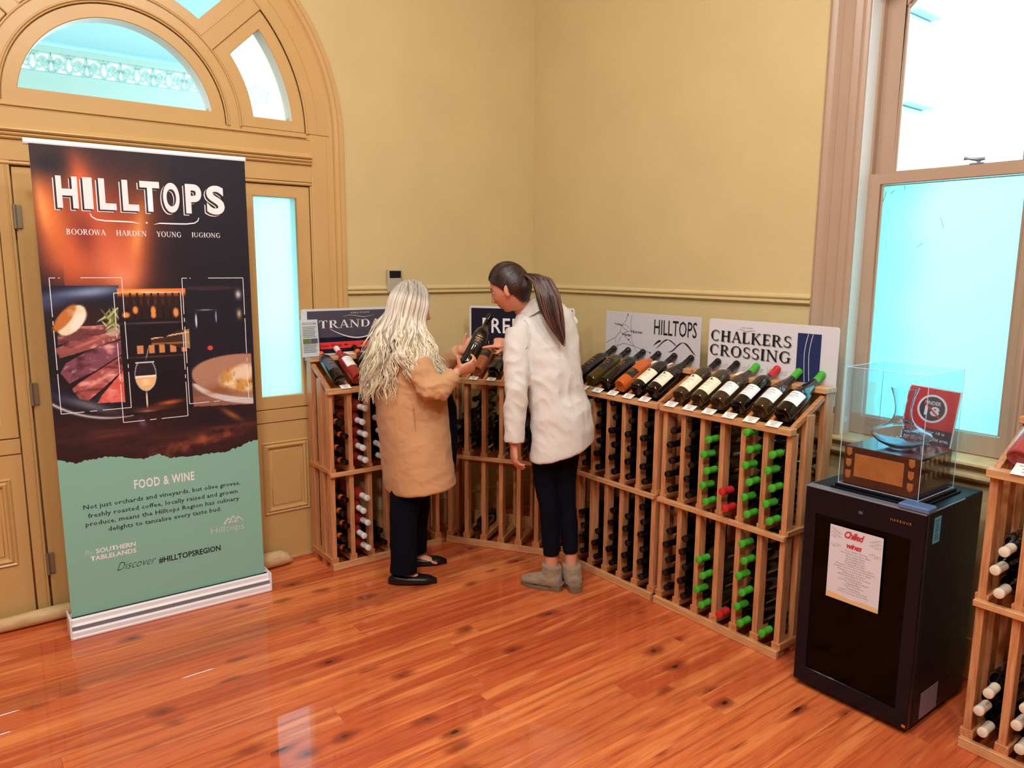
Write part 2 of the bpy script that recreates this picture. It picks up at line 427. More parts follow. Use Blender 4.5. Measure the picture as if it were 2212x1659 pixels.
# ------------------------------------------------------------------ lettering (sans: built-in font; serif: drawn strokes)
def sans_mesh(txt, bold=0, shear=0, space=1.0, res=2):
    cu = bpy.data.curves.new('t', 'FONT'); cu.body = txt; cu.size = 1; cu.resolution_u = res
    cu.offset = bold; cu.shear = shear; cu.space_character = space; cu.fill_mode = 'FRONT'
    ob = bpy.data.objects.new('t', cu); me = bpy.data.meshes.new_from_object(ob)
    bpy.data.objects.remove(ob); bpy.data.curves.remove(cu); return me
def fit(me, x, z, w, h, y, ang=0, keep=False):
    n = len(me.vertices); co = np.empty(n * 3); me.vertices.foreach_get('co', co); co = co.reshape(-1, 3)
    mn, mx = co.min(0), co.max(0); sx_ = w / (mx[0] - mn[0]); sz_ = h / (mx[1] - mn[1]) if h else sx_
    X = (co[:, 0] - mn[0]) * sx_; Z = (co[:, 1] - mn[1]) * sz_
    c_, s_ = cos(ang), sin(ang)
    out = np.stack([x + X * c_ - Z * s_, np.full(n, y), z + X * s_ + Z * c_], 1)
    me.vertices.foreach_set('co', out.ravel()); me.update(); return me
def letters(parent, txt, x, z, w, h, m_, y=-.001, bold=0, shear=0, space=1, ang=0, name='lettering', label=None, res=2):
    return put(name, fit(sans_mesh(txt, bold, shear, space, res), x, z, w, h, y, ang), m_, parent, label=label)

def glyph(ch):
    P = []; T, t = .185, .07; H = 1.0
    def st(x0, y0, x1, y1, w):
        d = Vector((x1 - x0, y1 - y0)); d.normalize(); n_ = Vector((-d.y, d.x)) * w / 2
        P.append([(x0 + n_.x, y0 + n_.y), (x0 - n_.x, y0 - n_.y), (x1 - n_.x, y1 - n_.y), (x1 + n_.x, y1 + n_.y)])
    def hb(x0, x1, y, w=t): P.append([(x0, y - w / 2), (x1, y - w / 2), (x1, y + w / 2), (x0, y + w / 2)])
    def vb(x, w=T, y0=0, y1=1): P.append([(x - w / 2, y0), (x + w / 2, y0), (x + w / 2, y1), (x - w / 2, y1)])
    def sf(x, y, hw=.15): hb(x - hw, x + hw, y + (.025 if y < .5 else -.025), .05)
    def arc(cx, cy, rx, ry, a0, a1, th=T, tl=t, n=14):
        for i in range(n):
            q = []
            for a in (a0 + (a1 - a0) * i / n, a0 + (a1 - a0) * (i + 1) / n):
                ar = RD(a); w = tl + (th - tl) * abs(cos(ar)) ** 1.5
                q.append(((cx + (rx - w) * cos(ar), cy + (ry - tl) * sin(ar)), (cx + rx * cos(ar), cy + ry * sin(ar))))
            P.append([q[0][0], q[0][1], q[1][1], q[1][0]])
    adv = .8
    if ch == ' ': return [], .4
    if ch == 'I': vb(.2); sf(.2, 0); sf(.2, 1); adv = .42
    elif ch == 'H': vb(.2); vb(.75); hb(.2, .75, .5); [sf(x, y) for x in (.2, .75) for y in (0, 1)]; adv = .96
    elif ch == 'L': vb(.2); sf(.2, 0); sf(.2, 1); hb(.2, .68, .03, .06); P.append([(.6, .06), (.68, .06), (.68, .26), (.65, .26)]); adv = .74
    elif ch == 'T': vb(.4); sf(.4, 0); hb(.05, .75, .97, .06); P.append([(.05, .94), (.11, .94), (.08, .74), (.05, .74)]); P.append([(.69, .94), (.75, .94), (.75, .74), (.72, .74)]); adv = .82
    elif ch == 'E': vb(.2); hb(.05, .66, .03, .06); hb(.05, .64, .97, .06); hb(.2, .52, .51); P.append([(.6, .05), (.66, .05), (.66, .24), (.63, .24)]); P.append([(.58, .95), (.64, .95), (.64, .77), (.61, .77)]); vb(.52, .03, .42, .6); adv = .74
    elif ch == 'C': arc(.48, .5, .43, .52, 48, 312); P.append([(.74, .7), (.79, .7), (.79, .96), (.76, .96)]); adv = .9
    elif ch == 'G': arc(.48, .5, .43, .52, 48, 312); P.append([(.74, .7), (.79, .7), (.79, .96), (.76, .96)]); vb(.76, .13, .06, .44); hb(.6, .92, .44, .05); adv = .96
    elif ch == 'O': arc(.49, .5, .45, .52, 0, 360, n=28); adv = .98
    elif ch == 'D': vb(.2); hb(.05, .4, .03, .06); hb(.05, .4, .97, .06); arc(.36, .5, .5, .5, -90, 90); adv = .93
    elif ch == 'P': vb(.2); sf(.2, 0); hb(.05, .4, .975, .05); hb(.2, .4, .47, .05); arc(.38, .72, .32, .28, -90, 90); adv = .76
    elif ch == 'R': vb(.2); sf(.2, 0); hb(.05, .4, .975, .05); hb(.2, .4, .5, .05); arc(.38, .735, .32, .265, -90, 90); st(.42, .5, .74, .03, .13); hb(.66, .92, .025, .05); adv = .9
    elif ch == 'B': vb(.2); hb(.05, .4, .975, .05); hb(.05, .4, .025, .05); hb(.2, .4, .52, .05); arc(.38, .755, .28, .245, -90, 90); arc(.38, .26, .33, .26, -90, 90); adv = .8
    elif ch == 'A': st(.42, 1, .12, 0, .06); st(.43, 1, .76, 0, .15); hb(.2, .62, .34, .05); sf(.12, 0, .12); sf(.76, 0, .15); adv = .88
    elif ch == 'N': vb(.17, .06); vb(.79, .06); st(.17, .97, .79, .03, .15); sf(.17, 0, .13); sf(.14, 1, .14); sf(.79, 1, .13); adv = .97
    elif ch == 'K': vb(.2); sf(.2, 0); sf(.2, 1); st(.28, .46, .7, .97, .06); st(.38, .56, .76, .03, .15); sf(.7, 1, .13); sf(.8, 0, .14); adv = .93
    elif ch == 'S': arc(.36, .745, .27, .265, 40, 270, .13); arc(.36, .26, .29, .27, -140, 90, .13); vb(.58, .035, .74, .98); vb(.09, .035, .02, .28); adv = .7
    elif ch == 'W': st(.08, 1, .32, 0, .13); st(.32, 0, .54, 1, .05); st(.54, 1, .78, 0, .13); st(.78, 0, 1.02, 1, .05); [sf(x, 1, .11) for x in (.1, .54, 1.0)]; adv = 1.1
    elif ch == 'U': vb(.19, .14, .3, 1); vb(.76, .06, .3, 1); arc(.47, .34, .34, .35, 180, 360, .12); sf(.19, 1); sf(.76, 1, .12); adv = .95
    elif ch == 'Y': st(.1, 1, .4, .45, .14); st(.7, 1, .42, .45, .06); vb(.41, T, 0, .5); sf(.41, 0); sf(.1, 1, .13); sf(.7, 1, .12); adv = .8
    elif ch == 'J': vb(.28, T, .1, 1); sf(.28, 1); arc(.1, .05, .255, .2, -90, 20, .1); adv = .46
    return P, adv
def serif_mesh(txt, space=0.04):
    mb = MB(); x = 0
    for ch in txt:
        P, adv = glyph(ch)
        for q in P: mb.add([(x + a, b, 0) for a, b in q], [tuple(range(len(q)))])
        x += adv + space
    me = mb.mesh('serif', [], fixn=False); return me
def serif(parent, txt, x, z, w, h, m_, y=-.001, space=.04, name='lettering', label=None):
    return put(name, fit(serif_mesh(txt, space), x, z, w, h, y), m_, parent, label=label)
def flatpoly(parent, pts, m_, y=-.001, name='print', th=0, label=None):
    mb = MB(); mb.add([(a, y, b) for a, b in pts], [tuple(range(len(pts)))]); return mb.build(name, m_, parent, label=label)
def ribbon(mb, pts, w, y=-.001):
    # flat printed line of varying width in the xz plane
    n = len(pts); ws = w if hasattr(w, '__len__') else [w] * n; L_, R_ = [], []
    for i in range(n):
        a = Vector(pts[max(i - 1, 0)]); b = Vector(pts[min(i + 1, n - 1)]); d = (b - a); d.normalize(); nn = Vector((-d.y, d.x)) * ws[i] / 2
        L_.append((pts[i][0] + nn.x, y, pts[i][1] + nn.y)); R_.append((pts[i][0] - nn.x, y, pts[i][1] - nn.y))
    mb.add(L_ + R_, [(i, i + 1, n + i + 1, n + i) for i in range(n - 1)]); return mb
# ------------------------------------------------------------------ room shell
CX, CZ = -2.367, 2.263
RWALL = (0, 0, -pi / 2)      # local x -> -Y, local y -> +X : the window wall
fl = struct('floor', 'polished knotty cypress pine board floor', 'floor', MB().box(-6.5, -7.0, -.30, 0.3, 0.3, -.018).mesh('floor', M['dark_gap']))
PW = .130
for r_ in range(53):
    y1 = -r_ * PW + .002; x = 0.02 - rnd.uniform(0, 1.6)
    edges = [0.0]
    while edges[-1] > -6.4:
        edges.append(edges[-1] - (rnd.uniform(.5, 2.3) if len(edges) == 1 else rnd.uniform(1.3, 3.0)))
    for a, b in zip(edges[1:], edges[:-1]):
        a = max(a, -6.4)
        if b - a < .1: continue
        hx, hy = (b - a) / 2, PW / 2
        mb = MB().cbox(-hx + .0003, -hy + .0003, -.018, hx - .0003, hy - .0003, 0, .0003)
        add_obj('plank', mb.mesh('plank', M['floor']), fl, loc=((a + b) / 2, y1 - hy, rnd.uniform(-.0003, 0)))
struct('ceiling', 'plain white ceiling', 'ceiling', MB().box(-6.5, -7.0, 4.3, .3, .3, 4.4).mesh('ceiling', M['ceiling']))
# left wall with the arched doorway
RO = 1.03
lp = [(-6.5, -.1), (CX - RO, -.1)] + arcp(CX, CZ, RO, 180, 0, 48) + [(CX + RO, -.1), (.0, -.1), (.0, 4.3), (-6.5, 4.3)]
me = board([lp], 0, .30); me.materials.append(M['wall']); struct('wall_left', 'yellow plastered wall with the arched doorway', 'wall', me)
# right wall with the sash window
WU0, WU1, WZ0 = 2.16, 2.81, .83
wl = [(0.0, -.1), (7.0, -.1), (7.0, 4.3), (0.0, 4.3)]
top = [(WU0, 2.72)] + arcp((WU0 + WU1) / 2, 2.72 - .38, sqrt(.325 ** 2 + .38 ** 2), 130.5, 49.5, 12) + [(WU1, 2.72)]
hole = [(WU0, WZ0)] + top + [(WU1, WZ0)]
me = board([wl, hole], 0, .30); me.materials.append(M['wall']); o = struct('wall_right', 'yellow plastered wall with the tall sash window', 'wall', me); o.rotation_euler = RWALL
me = board([[(-7, -.1), (0, -.1), (0, 4.3), (-7, 4.3)]], 0, .2); me.materials.append(M['wall']); o = struct('wall_back', 'plain yellow wall behind the camera', 'wall', me, (.0, -6.9, 0)); o.rotation_euler = (0, 0, 0)
o.location = (.3, -7.0, 0)
me = MB().box(-6.5, -7, -.1, -6.3, .3, 4.3).mesh('wf', M['wall']); struct('wall_front', 'plain yellow side wall', 'wall', me)
# dado moulding
prof = [(0, .0), (.003, -.004), (.014, -.008), (.016, -.016), (.013, -.022), (.006, -.024), (.007, -.028), (.018, -.032), (.019, -.040), (.012, -.046), (.0, -.050)]
def dado(name, x0, x1, rot, lab):
    mb = MB(); mb.sweep([(x0, 0, 1.482), (x1, 0, 1.482)], prof, [(0, -1, 0)] * 2, [(0, 0, 1)] * 2)
    o = struct(name, lab, 'moulding', mb.mesh(name, M['wall'], 30)); o.rotation_euler = rot
dado('trim_1', CX + 1.056, 0, (0, 0, 0), 'plaster dado moulding on the wall beside the arched doorway')
dado('trim_2', 0, 1.983, RWALL, 'plaster dado moulding on the wall left of the window')
mb = MB().cbox(CX + 1.06, -.02, 0, 0, 0, .17, .004); o = struct('baseboard_left', None, None, mb.mesh('b', M['trim']))
mb = MB().cbox(0, -.02, 0, 3.6, 0, .17, .004); o = struct('baseboard_right', None, None, mb.mesh('b', M['trim'])); o.rotation_euler = RWALL

# ------------------------------------------------------------------ arched door joinery
door = struct('door_1', 'tan painted arched entrance with fanlight, sidelights and panelled door', 'door')
def archpath(r, zb=0.0, n=48):
    P = [(CX + r, 0, zb)] + [(x, 0, z) for x, z in arcp(CX, CZ, r, 0, 180, n)] + [(CX - r, 0, zb)]
    Nn = [(1, 0, 0)] + [(cos(pi * i / n), 0, sin(pi * i / n)) for i in range(n + 1)] + [(-1, 0, 0)]
    return P, Nn
P, Nn = archpath(.975)
ap = [(0, .03), (0, -.002), (.010, -.006), (.014, -.012), (.020, -.012), (.024, -.003), (.030, .001), (.034, -.010), (.040, -.016), (.052, -.020), (.056, -.012), (.060, -.022), (.070, -.026), (.080, -.025), (.080, .005)]
mb = MB(); mb.sweep(P, [(a, -b * (.5 if b < 0 else 1)) for a, b in ap], Nn, [(0, -1, 0)] * len(P)); mb.build('architrave', M['trim'], door, 25)
# outer frame ring (jambs and arch)
def ringboard(r0, r1, a0, a1, y0, y1, bev=.002, n=40):
    return board([arcp(CX, CZ, r1, a0, a1, n) + arcp(CX, CZ, r0, a1, a0, n)], y0, y1, bev)
lo = arcp(CX, CZ, .985, 0, 180, 48) + arcp(CX, CZ, .862, 180, 0, 48)
put('arch_frame', board([lo], -.002, .08, .002), M['trim'], door, 30)
for s in (-1, 1):
    x0, x1 = sorted((CX + s * .874, CX + s * .985)); put('jamb', board([rect(x0, 0, x1, CZ - .002)], -.004, .08, .002), M['trim'], door)
    # narrow bead beside the jamb
    mb = MB(); xx = CX + s * .955; mb.tube([(xx, -.004, 0), (xx, -.004, CZ - .01)], .004, 8); mb.build('bead', M['trim'], door, 40)
# transom with reeded moulding
put('transom', board([rect(CX - .874, 2.02, CX + .874, 2.232)], -.002, .08, .002), M['trim'], door)
mb = MB(); tp = [(0, 2.106), (.010, 2.107), (.014, 2.112), (.010, 2.117), (.004, 2.119), (.012, 2.121), (.017, 2.127), (.012, 2.133), (.005, 2.135), (.015, 2.137), (.022, 2.143), (.019, 2.150), (.008, 2.155), (0, 2.165)]
mb.sweep([(CX - .872, -.002, 0), (CX + .872, -.002, 0)], tp, [(0, -1, 0)] * 2, [(0, 0, 1)] * 2); mb.build('reeded_moulding', M['trim'], door, 25)
def bead_line(pts, nrm, r=.0045, y=-.002, closed=False, name='bead'):
    mb = MB(); mb.tube([(p[0], y, p[1]) for p in pts], r, 8, closed=closed); return mb.build(name, M['trim'], door, 50)
# fanlight: central half round sash
YS = .012; YG = .032
GR, GB = .394, 2.319
a0 = math.degrees(math.asin((GB - CZ) / GR))
ghole = arcp(CX, CZ, GR, a0, 180 - a0, 40)
outer = arcp(CX, CZ, .452, 0, 180, 40)
outer = [(CX + .452, CZ - .018)] + outer + [(CX - .452, CZ - .018)]
put('fan_sash', board([outer, ghole], YS - .004, YS + .045, .003), M['trim'], door, 30)
def pane(name, loop, m_, y=YG, th=.004, parent=door):
    me = board([loop], y, y + th); return put(name, me, m_, parent)
pane('fan_pane', arcp(CX, CZ, GR + .008, a0 - 1, 181 - a0, 40), M['pane'])
# muntin ring with beads
put('fan_ring', ringboard(.462, .522, -2, 182, .0, .07), M['trim'], door, 30)
for r_, yy in ((.458, .004), (.466, -.002), (.520, -.002)):
    bead_line(arcp(CX, CZ, r_, 0, 180, 44), None, .005, yy)
put('fan_base_rail', board([rect(CX - .878, 2.2325, CX + .878, 2.264)], .004, .07, .002), M['trim'], door)
for s_ in (1,):
    bead_line([(CX - .855, 2.245), (CX + .855, 2.245)], None, .005, .0)
bead_line([(CX - .855, 2.262), (CX - .53, 2.262)], None, .004, .008); bead_line([(CX + .53, 2.262), (CX + .855, 2.262)], None, .004, .008)
TH = 43.5
def off(th, d, r):  # point at distance d to the left of the radial line th, at radius r
    t = RD(th); a = math.asin(d / r); return (CX + r * cos(t + a), CZ + r * sin(t + a))
def ang(th, d, r): return th + math.degrees(math.asin(d / r))
RI, REX = .528, .852; GI, GE = .592, .788; W1, W2 = .034, .095
def side_loop(mir, ri, re, zb, w):
    # right sash: from base line zb up to the line offset -w from the radial
    b0 = math.degrees(math.asin((zb - CZ) / re)); b1 = math.degrees(math.asin((zb - CZ) / ri))
    L1 = arcp(CX, CZ, re, b0, ang(TH, -w, re), 18) + arcp(CX, CZ, ri, ang(TH, -w, ri), b1, 14)
    return [(2 * CX - x, z) for x, z in L1] if mir else L1
for mir in (0, 1):
    put('quarter_sash', board([side_loop(mir, RI, REX, CZ + .004, W1), side_loop(mir, GI, GE, 2.32, W2)], YS - .004, YS + .045, .003), M['trim'], door, 30)
    pane('quarter_pane', side_loop(mir, GI - .006, GE + .006, 2.314, W2 - .006), M['pane'])
top_ = lambda ri, re, w: arcp(CX, CZ, re, ang(TH, w, re), 180 - ang(TH, w, re), 22) + arcp(CX, CZ, ri, 180 - ang(TH, w, ri), ang(TH, w, ri), 18)
put('top_sash', board([top_(RI, REX, W1), top_(GI - .01, GE, W2)], YS - .004, YS + .045, .003), M['trim'], door, 30)
pane('top_pane', top_(GI - .016, GE + .006, W2 - .006), M['pane'])
for th in (TH, 180 - TH):
    t = RD(th); d = Vector((cos(t), sin(t))); n_ = Vector((-d.y, d.x)); w = .030
    a = Vector((CX, CZ)) + d * .515; b = Vector((CX, CZ)) + d * .862
    put('fan_muntin', board([[tuple(a - n_ * w), tuple(b - n_ * w), tuple(b + n_ * w), tuple(a + n_ * w)]], .0, .07, .002), M['trim'], door)
    for s in (-1, 1):
        bead_line([tuple(a + n_ * s * (w + .001)), tuple(b + n_ * s * (w + .001))], None, .0045, .004)
bead_line(arcp(CX, CZ, .858, 0, 180, 60), None, .006, .0)
bead_line(arcp(CX, CZ, .915, 0, 180, 60), None, .002, -.003)
# transom underside bead and door head
bead_line([(CX - .868, 2.010), (CX + .868, 2.010)], None, .008, .0)
# rebated backing behind all the joints, open only at the glass
bh = [arcp(CX, CZ, GR, a0, 180 - a0, 40), side_loop(0, GI, GE, 2.32, W2), side_loop(1, GI, GE, 2.32, W2), top_(GI - .01, GE, W2)]
for s in (-1, 1):
    g0, g1 = sorted((CX + s * .568, CX + s * .790)); bh.append(rect(g0, .910, g1, 1.937))
put('rebate_backing', board([[(CX + 1.0, 0)] + arcp(CX, CZ, 1.0, 0, 180, 48) + [(CX - 1.0, 0)]] + bh, .052, .10), M['trim'], door)
# mullions between door and sidelights
for s in (-1, 1):
    x0, x1 = sorted((CX + s * .447, CX + s * .498)); put('mullion', board([rect(x0, 0, x1, 2.02)], -.002, .08, .002), M['trim'], door)
    bead_line([(CX + s * .462, 0), (CX + s * .462, 2.0)], None, .004, -.002)
    bead_line([(CX + s * .868, 0), (CX + s * .868, 2.0)], None, .006, .002)
    # sidelight: sash with frosted pane over a panelled apron
    a, b = sorted((CX + s * .503, CX + s * .862)); g0, g1 = sorted((CX + s * .568, CX + s * .790))
    put('sidelight_sash', board([rect(a, .842, b, 1.998), rect(g0, .910, g1, 1.937)], YS - .004, YS + .04, .003), M['trim'], door)
    pane('sidelight_pane', rect(g0 - .005, .905, g1 + .005, 1.942), M['frost'], YG - .006)
    put('sidelight_rail', board([rect(a, .772, b, .838)], YS - .006, YS + .04, .002), M['trim'], door)
    put('apron_panel', board([rect(a, .004, b, .768)], YS - .002, YS + .04, .002), M['trim'], door)
    fx0, fx1 = (g0 + .018, g1 - .018); fz0, fz1 = .305, .63
    mp = [(0, 0), (.003, .010), (.012, .014), (.018, .008), (.022, .004), (.030, .010), (.034, .002), (.036, 0)]
    cs = [(fx0, fz0), (fx1, fz0), (fx1, fz1), (fx0, fz1)]; dirs = [(-1, -1), (1, -1), (1, 1), (-1, 1)]
    mb = MB(); mb.sweep([(x, YS - .002, z) for x, z in cs], mp, [(dx, 0, dz) for dx, dz in dirs], [(0, -1, 0)] * 4, closed=True); mb.build('panel_moulding', M['trim'], door, 20)
    put('raised_field', board([rect(fx0 + .012, fz0 + .012, fx1 - .012, fz1 - .012)], YS - .006, YS + .01, .003), M['trim'], door)
# panelled door leaf (mostly behind the banner)
leaf = put('door_leaf', board([rect(CX - .440, .012, CX + .441, 1.996)] + [rect(x, z0, x + .30, z1) for x in (CX - .34, CX + .04) for z0, z1 in ((.25, .85), (1.02, 1.86))], YS - .004, YS + .04, .003), M['trim'], door)
for x in (CX - .34, CX + .04):
    for z0, z1 in ((.25, .85), (1.02, 1.86)):
        put('door_panel', board([rect(x - .004, z0 - .004, x + .304, z1 + .004)], YS + .018, YS + .03), M['trim'], leaf)
mb = MB().tube([(CX + .38, -.03, .98), (CX + .38, -.055, .98)], .012, 14); mb.lathe([(0.004, 0), (.026, .004), (.03, .02), (.02, .034), (.004, .037)], 18, Matrix.Translation((CX + .38, -.048, .98)) @ Matrix.Rotation(pi / 2, 4, 'X')); mb.tube([(CX + .38, .01, .98), (CX + .38, -.034, .98)], .022, 14); mb.build('door_knob', M['iron'], leaf, 40)
for z in (1.79, 1.03, .25):
    mb = MB(); mb.tube([(CX - .4435, -.004, z - .05), (CX - .4435, -.004, z + .05)], .0075, 10); mb.cbox(CX - .4435, -.001, z - .048, CX - .418, .012, z + .048, .001)
    for q in (-.02, .0, .02): mb.tube([(CX - .4435, -.004, z + q - .001), (CX - .4435, -.004, z + q + .001)], .0082, 10)
    mb.build('hinge', M['iron'], leaf, 40)
struct('trim_3', 'worn timber threshold under the arched doorway', 'threshold', MB().cbox(CX - .874, -.004, 0, CX + .874, .3, .012, .003).mesh('t', M['pine_h']))

# ------------------------------------------------------------------ sash window on the right wall (local x runs along the wall, y into it)
win = struct('window_1', 'tall double hung sash window, frosted lower pane, tan casing with painted pinkish light', 'window'); win.rotation_euler = RWALL
UC = (WU0 + WU1) / 2
cp = [(0, 0), (0, .014), (.012, .020), (.020, .020), (.024, .012), (.034, .010), (.046, .018), (.055, .026), (.058, .016), (.075, .014), (.110, .014), (.112, .019), (.118, .019), (.120, .014), (.140, .014), (.150, .020), (.162, .022), (.170, .012), (.177, .010), (.177, 0)]
def cas(side):
    P = [(WU0 if side < 0 else WU1, 0, .878), (WU0 if side < 0 else WU1, 0, 2.72)]; mb = MB()
    mb.sweep(P, cp, [(side, 0, 0)] * 2, [(0, -1, 0)] * 2); mb.build('casing', M['casing'], win, 22)
cas(-1); cas(1)
hp = [((x), 0, z) for x, z in top]; rc = sqrt(.325 ** 2 + .38 ** 2); czw = 2.72 - .38
hn = [((x - UC) / rc, 0, (z - czw) / rc) for x, z in top]; hn[0] = hn[1]; hn[-1] = hn[-2]
mb = MB(); mb.sweep(hp, cp, hn, [(0, -1, 0)] * len(hp)); mb.build('head_casing', M['casing'], win, 22)
for s, u in ((-1, WU0), (1, WU1)):
    mb = MB(); a, b = (u - .02, u + .003) if s < 0 else (u - .003, u + .02); mb.cbox(a, -.002, .872, b, .080, 2.72, .001)
    mb.build('jamb_lining', M['white_lining'], win)
    mb = MB(); a, b = (u, u + .012) if s < 0 else (u - .012, u); mb.cbox(a, .072, 1.98, b, .115, 2.72, .002); mb.build('parting_bead', M['casing'], win)
    mb = MB(); a, b = (u - .02, u + .006) if s < 0 else (u - .006, u + .02); mb.cbox(a, .081, .872, b, .17, 2.72, .002); mb.build('box_frame', M['casing'], win)
head = [(WU0, 2.70)] + top[1:-1] + [(WU1, 2.70)]
put('head_lining', board([top + [(x, z - .03) for x, z in top[::-1]]], .0, .17), M['casing'], win)
def sash(name, z0, z1, v, arch, stile, botr, topr, pm):
    if arch:
        o_ = [(WU0 + .004, z0), (WU0 + .004, 2.70)] + [(UC + (x - UC) * .985, z - .028) for x, z in top[1:-1]] + [(WU1 - .004, 2.70), (WU1 - .004, z0)]
        k = (0.325 - stile) / .325
        i_ = [(WU0 + stile, z0 + botr), (WU0 + stile, 2.66)] + [(UC + (x - UC) * k, z - .028 - topr) for x, z in top[1:-1]] + [(WU1 - stile, 2.66), (WU1 - stile, z0 + botr)]
    else:
        o_ = rect(WU0 + .004, z0, WU1 - .004, z1); i_ = rect(WU0 + stile, z0 + botr, WU1 - stile, z1 - topr)
    fr = put(name, board([o_, i_], v, v + .032, .002), M['casing'], win)
    cx_, cz_ = sum(p[0] for p in i_) / len(i_), (z0 + botr + (z1 - topr)) / 2
    mb = MB(); mb.tube([(x + (.006 if x < cx_ else -.006), v + .010, z + (.006 if z < cz_ else -.006)) for x, z in i_], .006, 6, closed=True, up=(0, 1, 0)); mb.build('glazing_bead', M['casing'], fr, 50)
    put('pane', board([i_], v + .016, v + .020), pm, fr)
    return fr
low = sash('lower_sash', .880, 1.990, .070, False, .055, .080, .045, M['frost_w'])
upp = sash('upper_sash', 1.955, 2.9, .106, True, .085, .035, .05, M['pane'])
mb = MB(); mb.cbox(2.55, .072, 1.990, 2.60, .10, 1.998, .002); mb.tube([(2.578, .086, 1.996), (2.578, .086, 2.012)], .007, 10); mb.tube([(2.60, .086, 2.012), (2.575, .084, 2.010), (2.545, .078, 2.016), (2.530, .072, 2.018)], [.006, .008, .005, .008], 10); mb.build('sash_lock', M['alu_grey'], upp, 40)
# dead fly specks and cobweb threads caught at the head of the frosted pane
mb = MB()
for (a, b) in (((2.236, 1.915), (2.226, 1.875)), ((2.31, 1.935), (2.312, 1.915)), ((2.255, 1.905), (2.27, 1.92)), ((2.46, 1.80), (2.475, 1.76)), ((2.40, 1.70), (2.38, 1.685))):
    mb.tube([(a[0], .083, a[1]), (b[0], .083, b[1])], .0012, 5)
mb.build('debris', M['ink_grey'], low)
# sill
mb = MB(); sp = [(-.17, .878), (.048, .876), (.056, .871), (.058, .863), (.052, .856), (.040, .853), (.030, .845), (.028, .836), (.034, .830), (.042, .822), (.043, .812), (.036, .803), (.020, .798), (.004, .790), (0, .78), (-.17, .78)]
mb.sweep([(1.965, 0, 0), (3.01, 0, 0)], sp, [(0, -1, 0)] * 2, [(0, 0, 1)] * 2); mb.build('window_sill', M['sill'], win, 25)

# ------------------------------------------------------------------ outside: veranda, lace frieze, ground
struct('trim_4', 'pale paving outside the building', 'ground', MB().box(-14, .3, -.35, 6, 14, -.3).mesh('g', M['concrete']))
struct('trim_5', 'pale ground outside the window', 'ground', MB().box(.3, -14, -.35, 14, .3, -.3).mesh('g', M['concrete']))
ver = thing('veranda', 'pale blue painted veranda seen through the glass of the arched doorway', 'veranda', (-2.4, 2.5, 0))
mb = MB(); mb.add([(-4, -2.18, 3.62), (1.25, -2.18, 3.62), (1.25, .15, 3.09), (-4, .15, 3.09), (-4, -2.18, 3.66), (1.25, -2.18, 3.66), (1.25, .15, 3.13), (-4, .15, 3.13)], [(0, 1, 2, 3), (7, 6, 5, 4), (0, 4, 5, 1), (2, 6, 7, 3), (1, 5, 6, 2), (0, 3, 7, 4)]); mb.build('veranda_ceiling', M['ver_ceiling'], ver)
MB().cbox(-4, -.03, 2.775, 1.2, .04, 2.905, .004).build('beam', M['gold_lace'], ver)
MB().cbox(-4, -.02, 3.045, 1.2, .03, 3.085, .004).build('top_rail', M['gold_lace'], ver)
for x in (-1.0, 1.2): MB().cbox(x - .05, -.05, -.3, x + .05, .05, 3.09, .006).build('post', M['gold_lace'], ver)
def lace_unit():
    mb = MB(); r = .011
    def curve(pts, r=r): mb.tube([(x, 0, z) for x, z in pts], r, 6, flat=1)
    def spiral(cx, cz, r0, turns, a0, sg):
        pts = [];
        for i in range(16):
            t = i / 15; a = RD(a0) + sg * t * turns * 2 * pi; rr = r0 * (1 - .78 * t); pts.append((cx + rr * cos(a), cz + rr * sin(a)))
        curve(pts)
    spiral(.045, .085, .036, 1.3, 180, 1); spiral(.175, .085, .036, 1.3, 0, -1)
    curve([(.0, 0), (.018, .03), (.012, .07), (.0, .14)]); curve([(.11, 0), (.085, .05), (.095, .1), (.11, .14)]); curve([(.11, 0), (.135, .05), (.125, .1), (.11, .14)])
    curve([(.02, .0), (.045, .045), (.08, .03)]); curve([(.2, .0), (.175, .045), (.14, .03)]); curve([(.22, 0), (.202, .03), (.208, .07), (.22, .14)])
    curve([(.06, .135), (.09, .115), (.13, .115), (.16, .135)]); mb.box(0, -.004, -.004, .22, .004, .012); mb.box(0, -.004, .128, .22, .004, .145)
    mb.box(.03, -.004, .05, .06, .004, .1); mb.box(.16, -.004, .05, .19, .004, .1)
    return mb.mesh('lace', M['gold_lace'], 50)
lm = lace_unit()
for i in range(16): add_obj('lace_panel', lm, ver, loc=(-1.9 + i * .22, 0, 2.905))
pier = thing('stone_pier', 'pale rendered stone pier outside beyond the upper window pane', 'pier', (3.5, -.25, -.3))
for k in range(14):
    w = .30 if k % 2 else .22
    MB().cbox(-.15, -w - .20, k * .36, .3, .35, k * .36 + .352, .01).build('stone', M['stone'], pier)
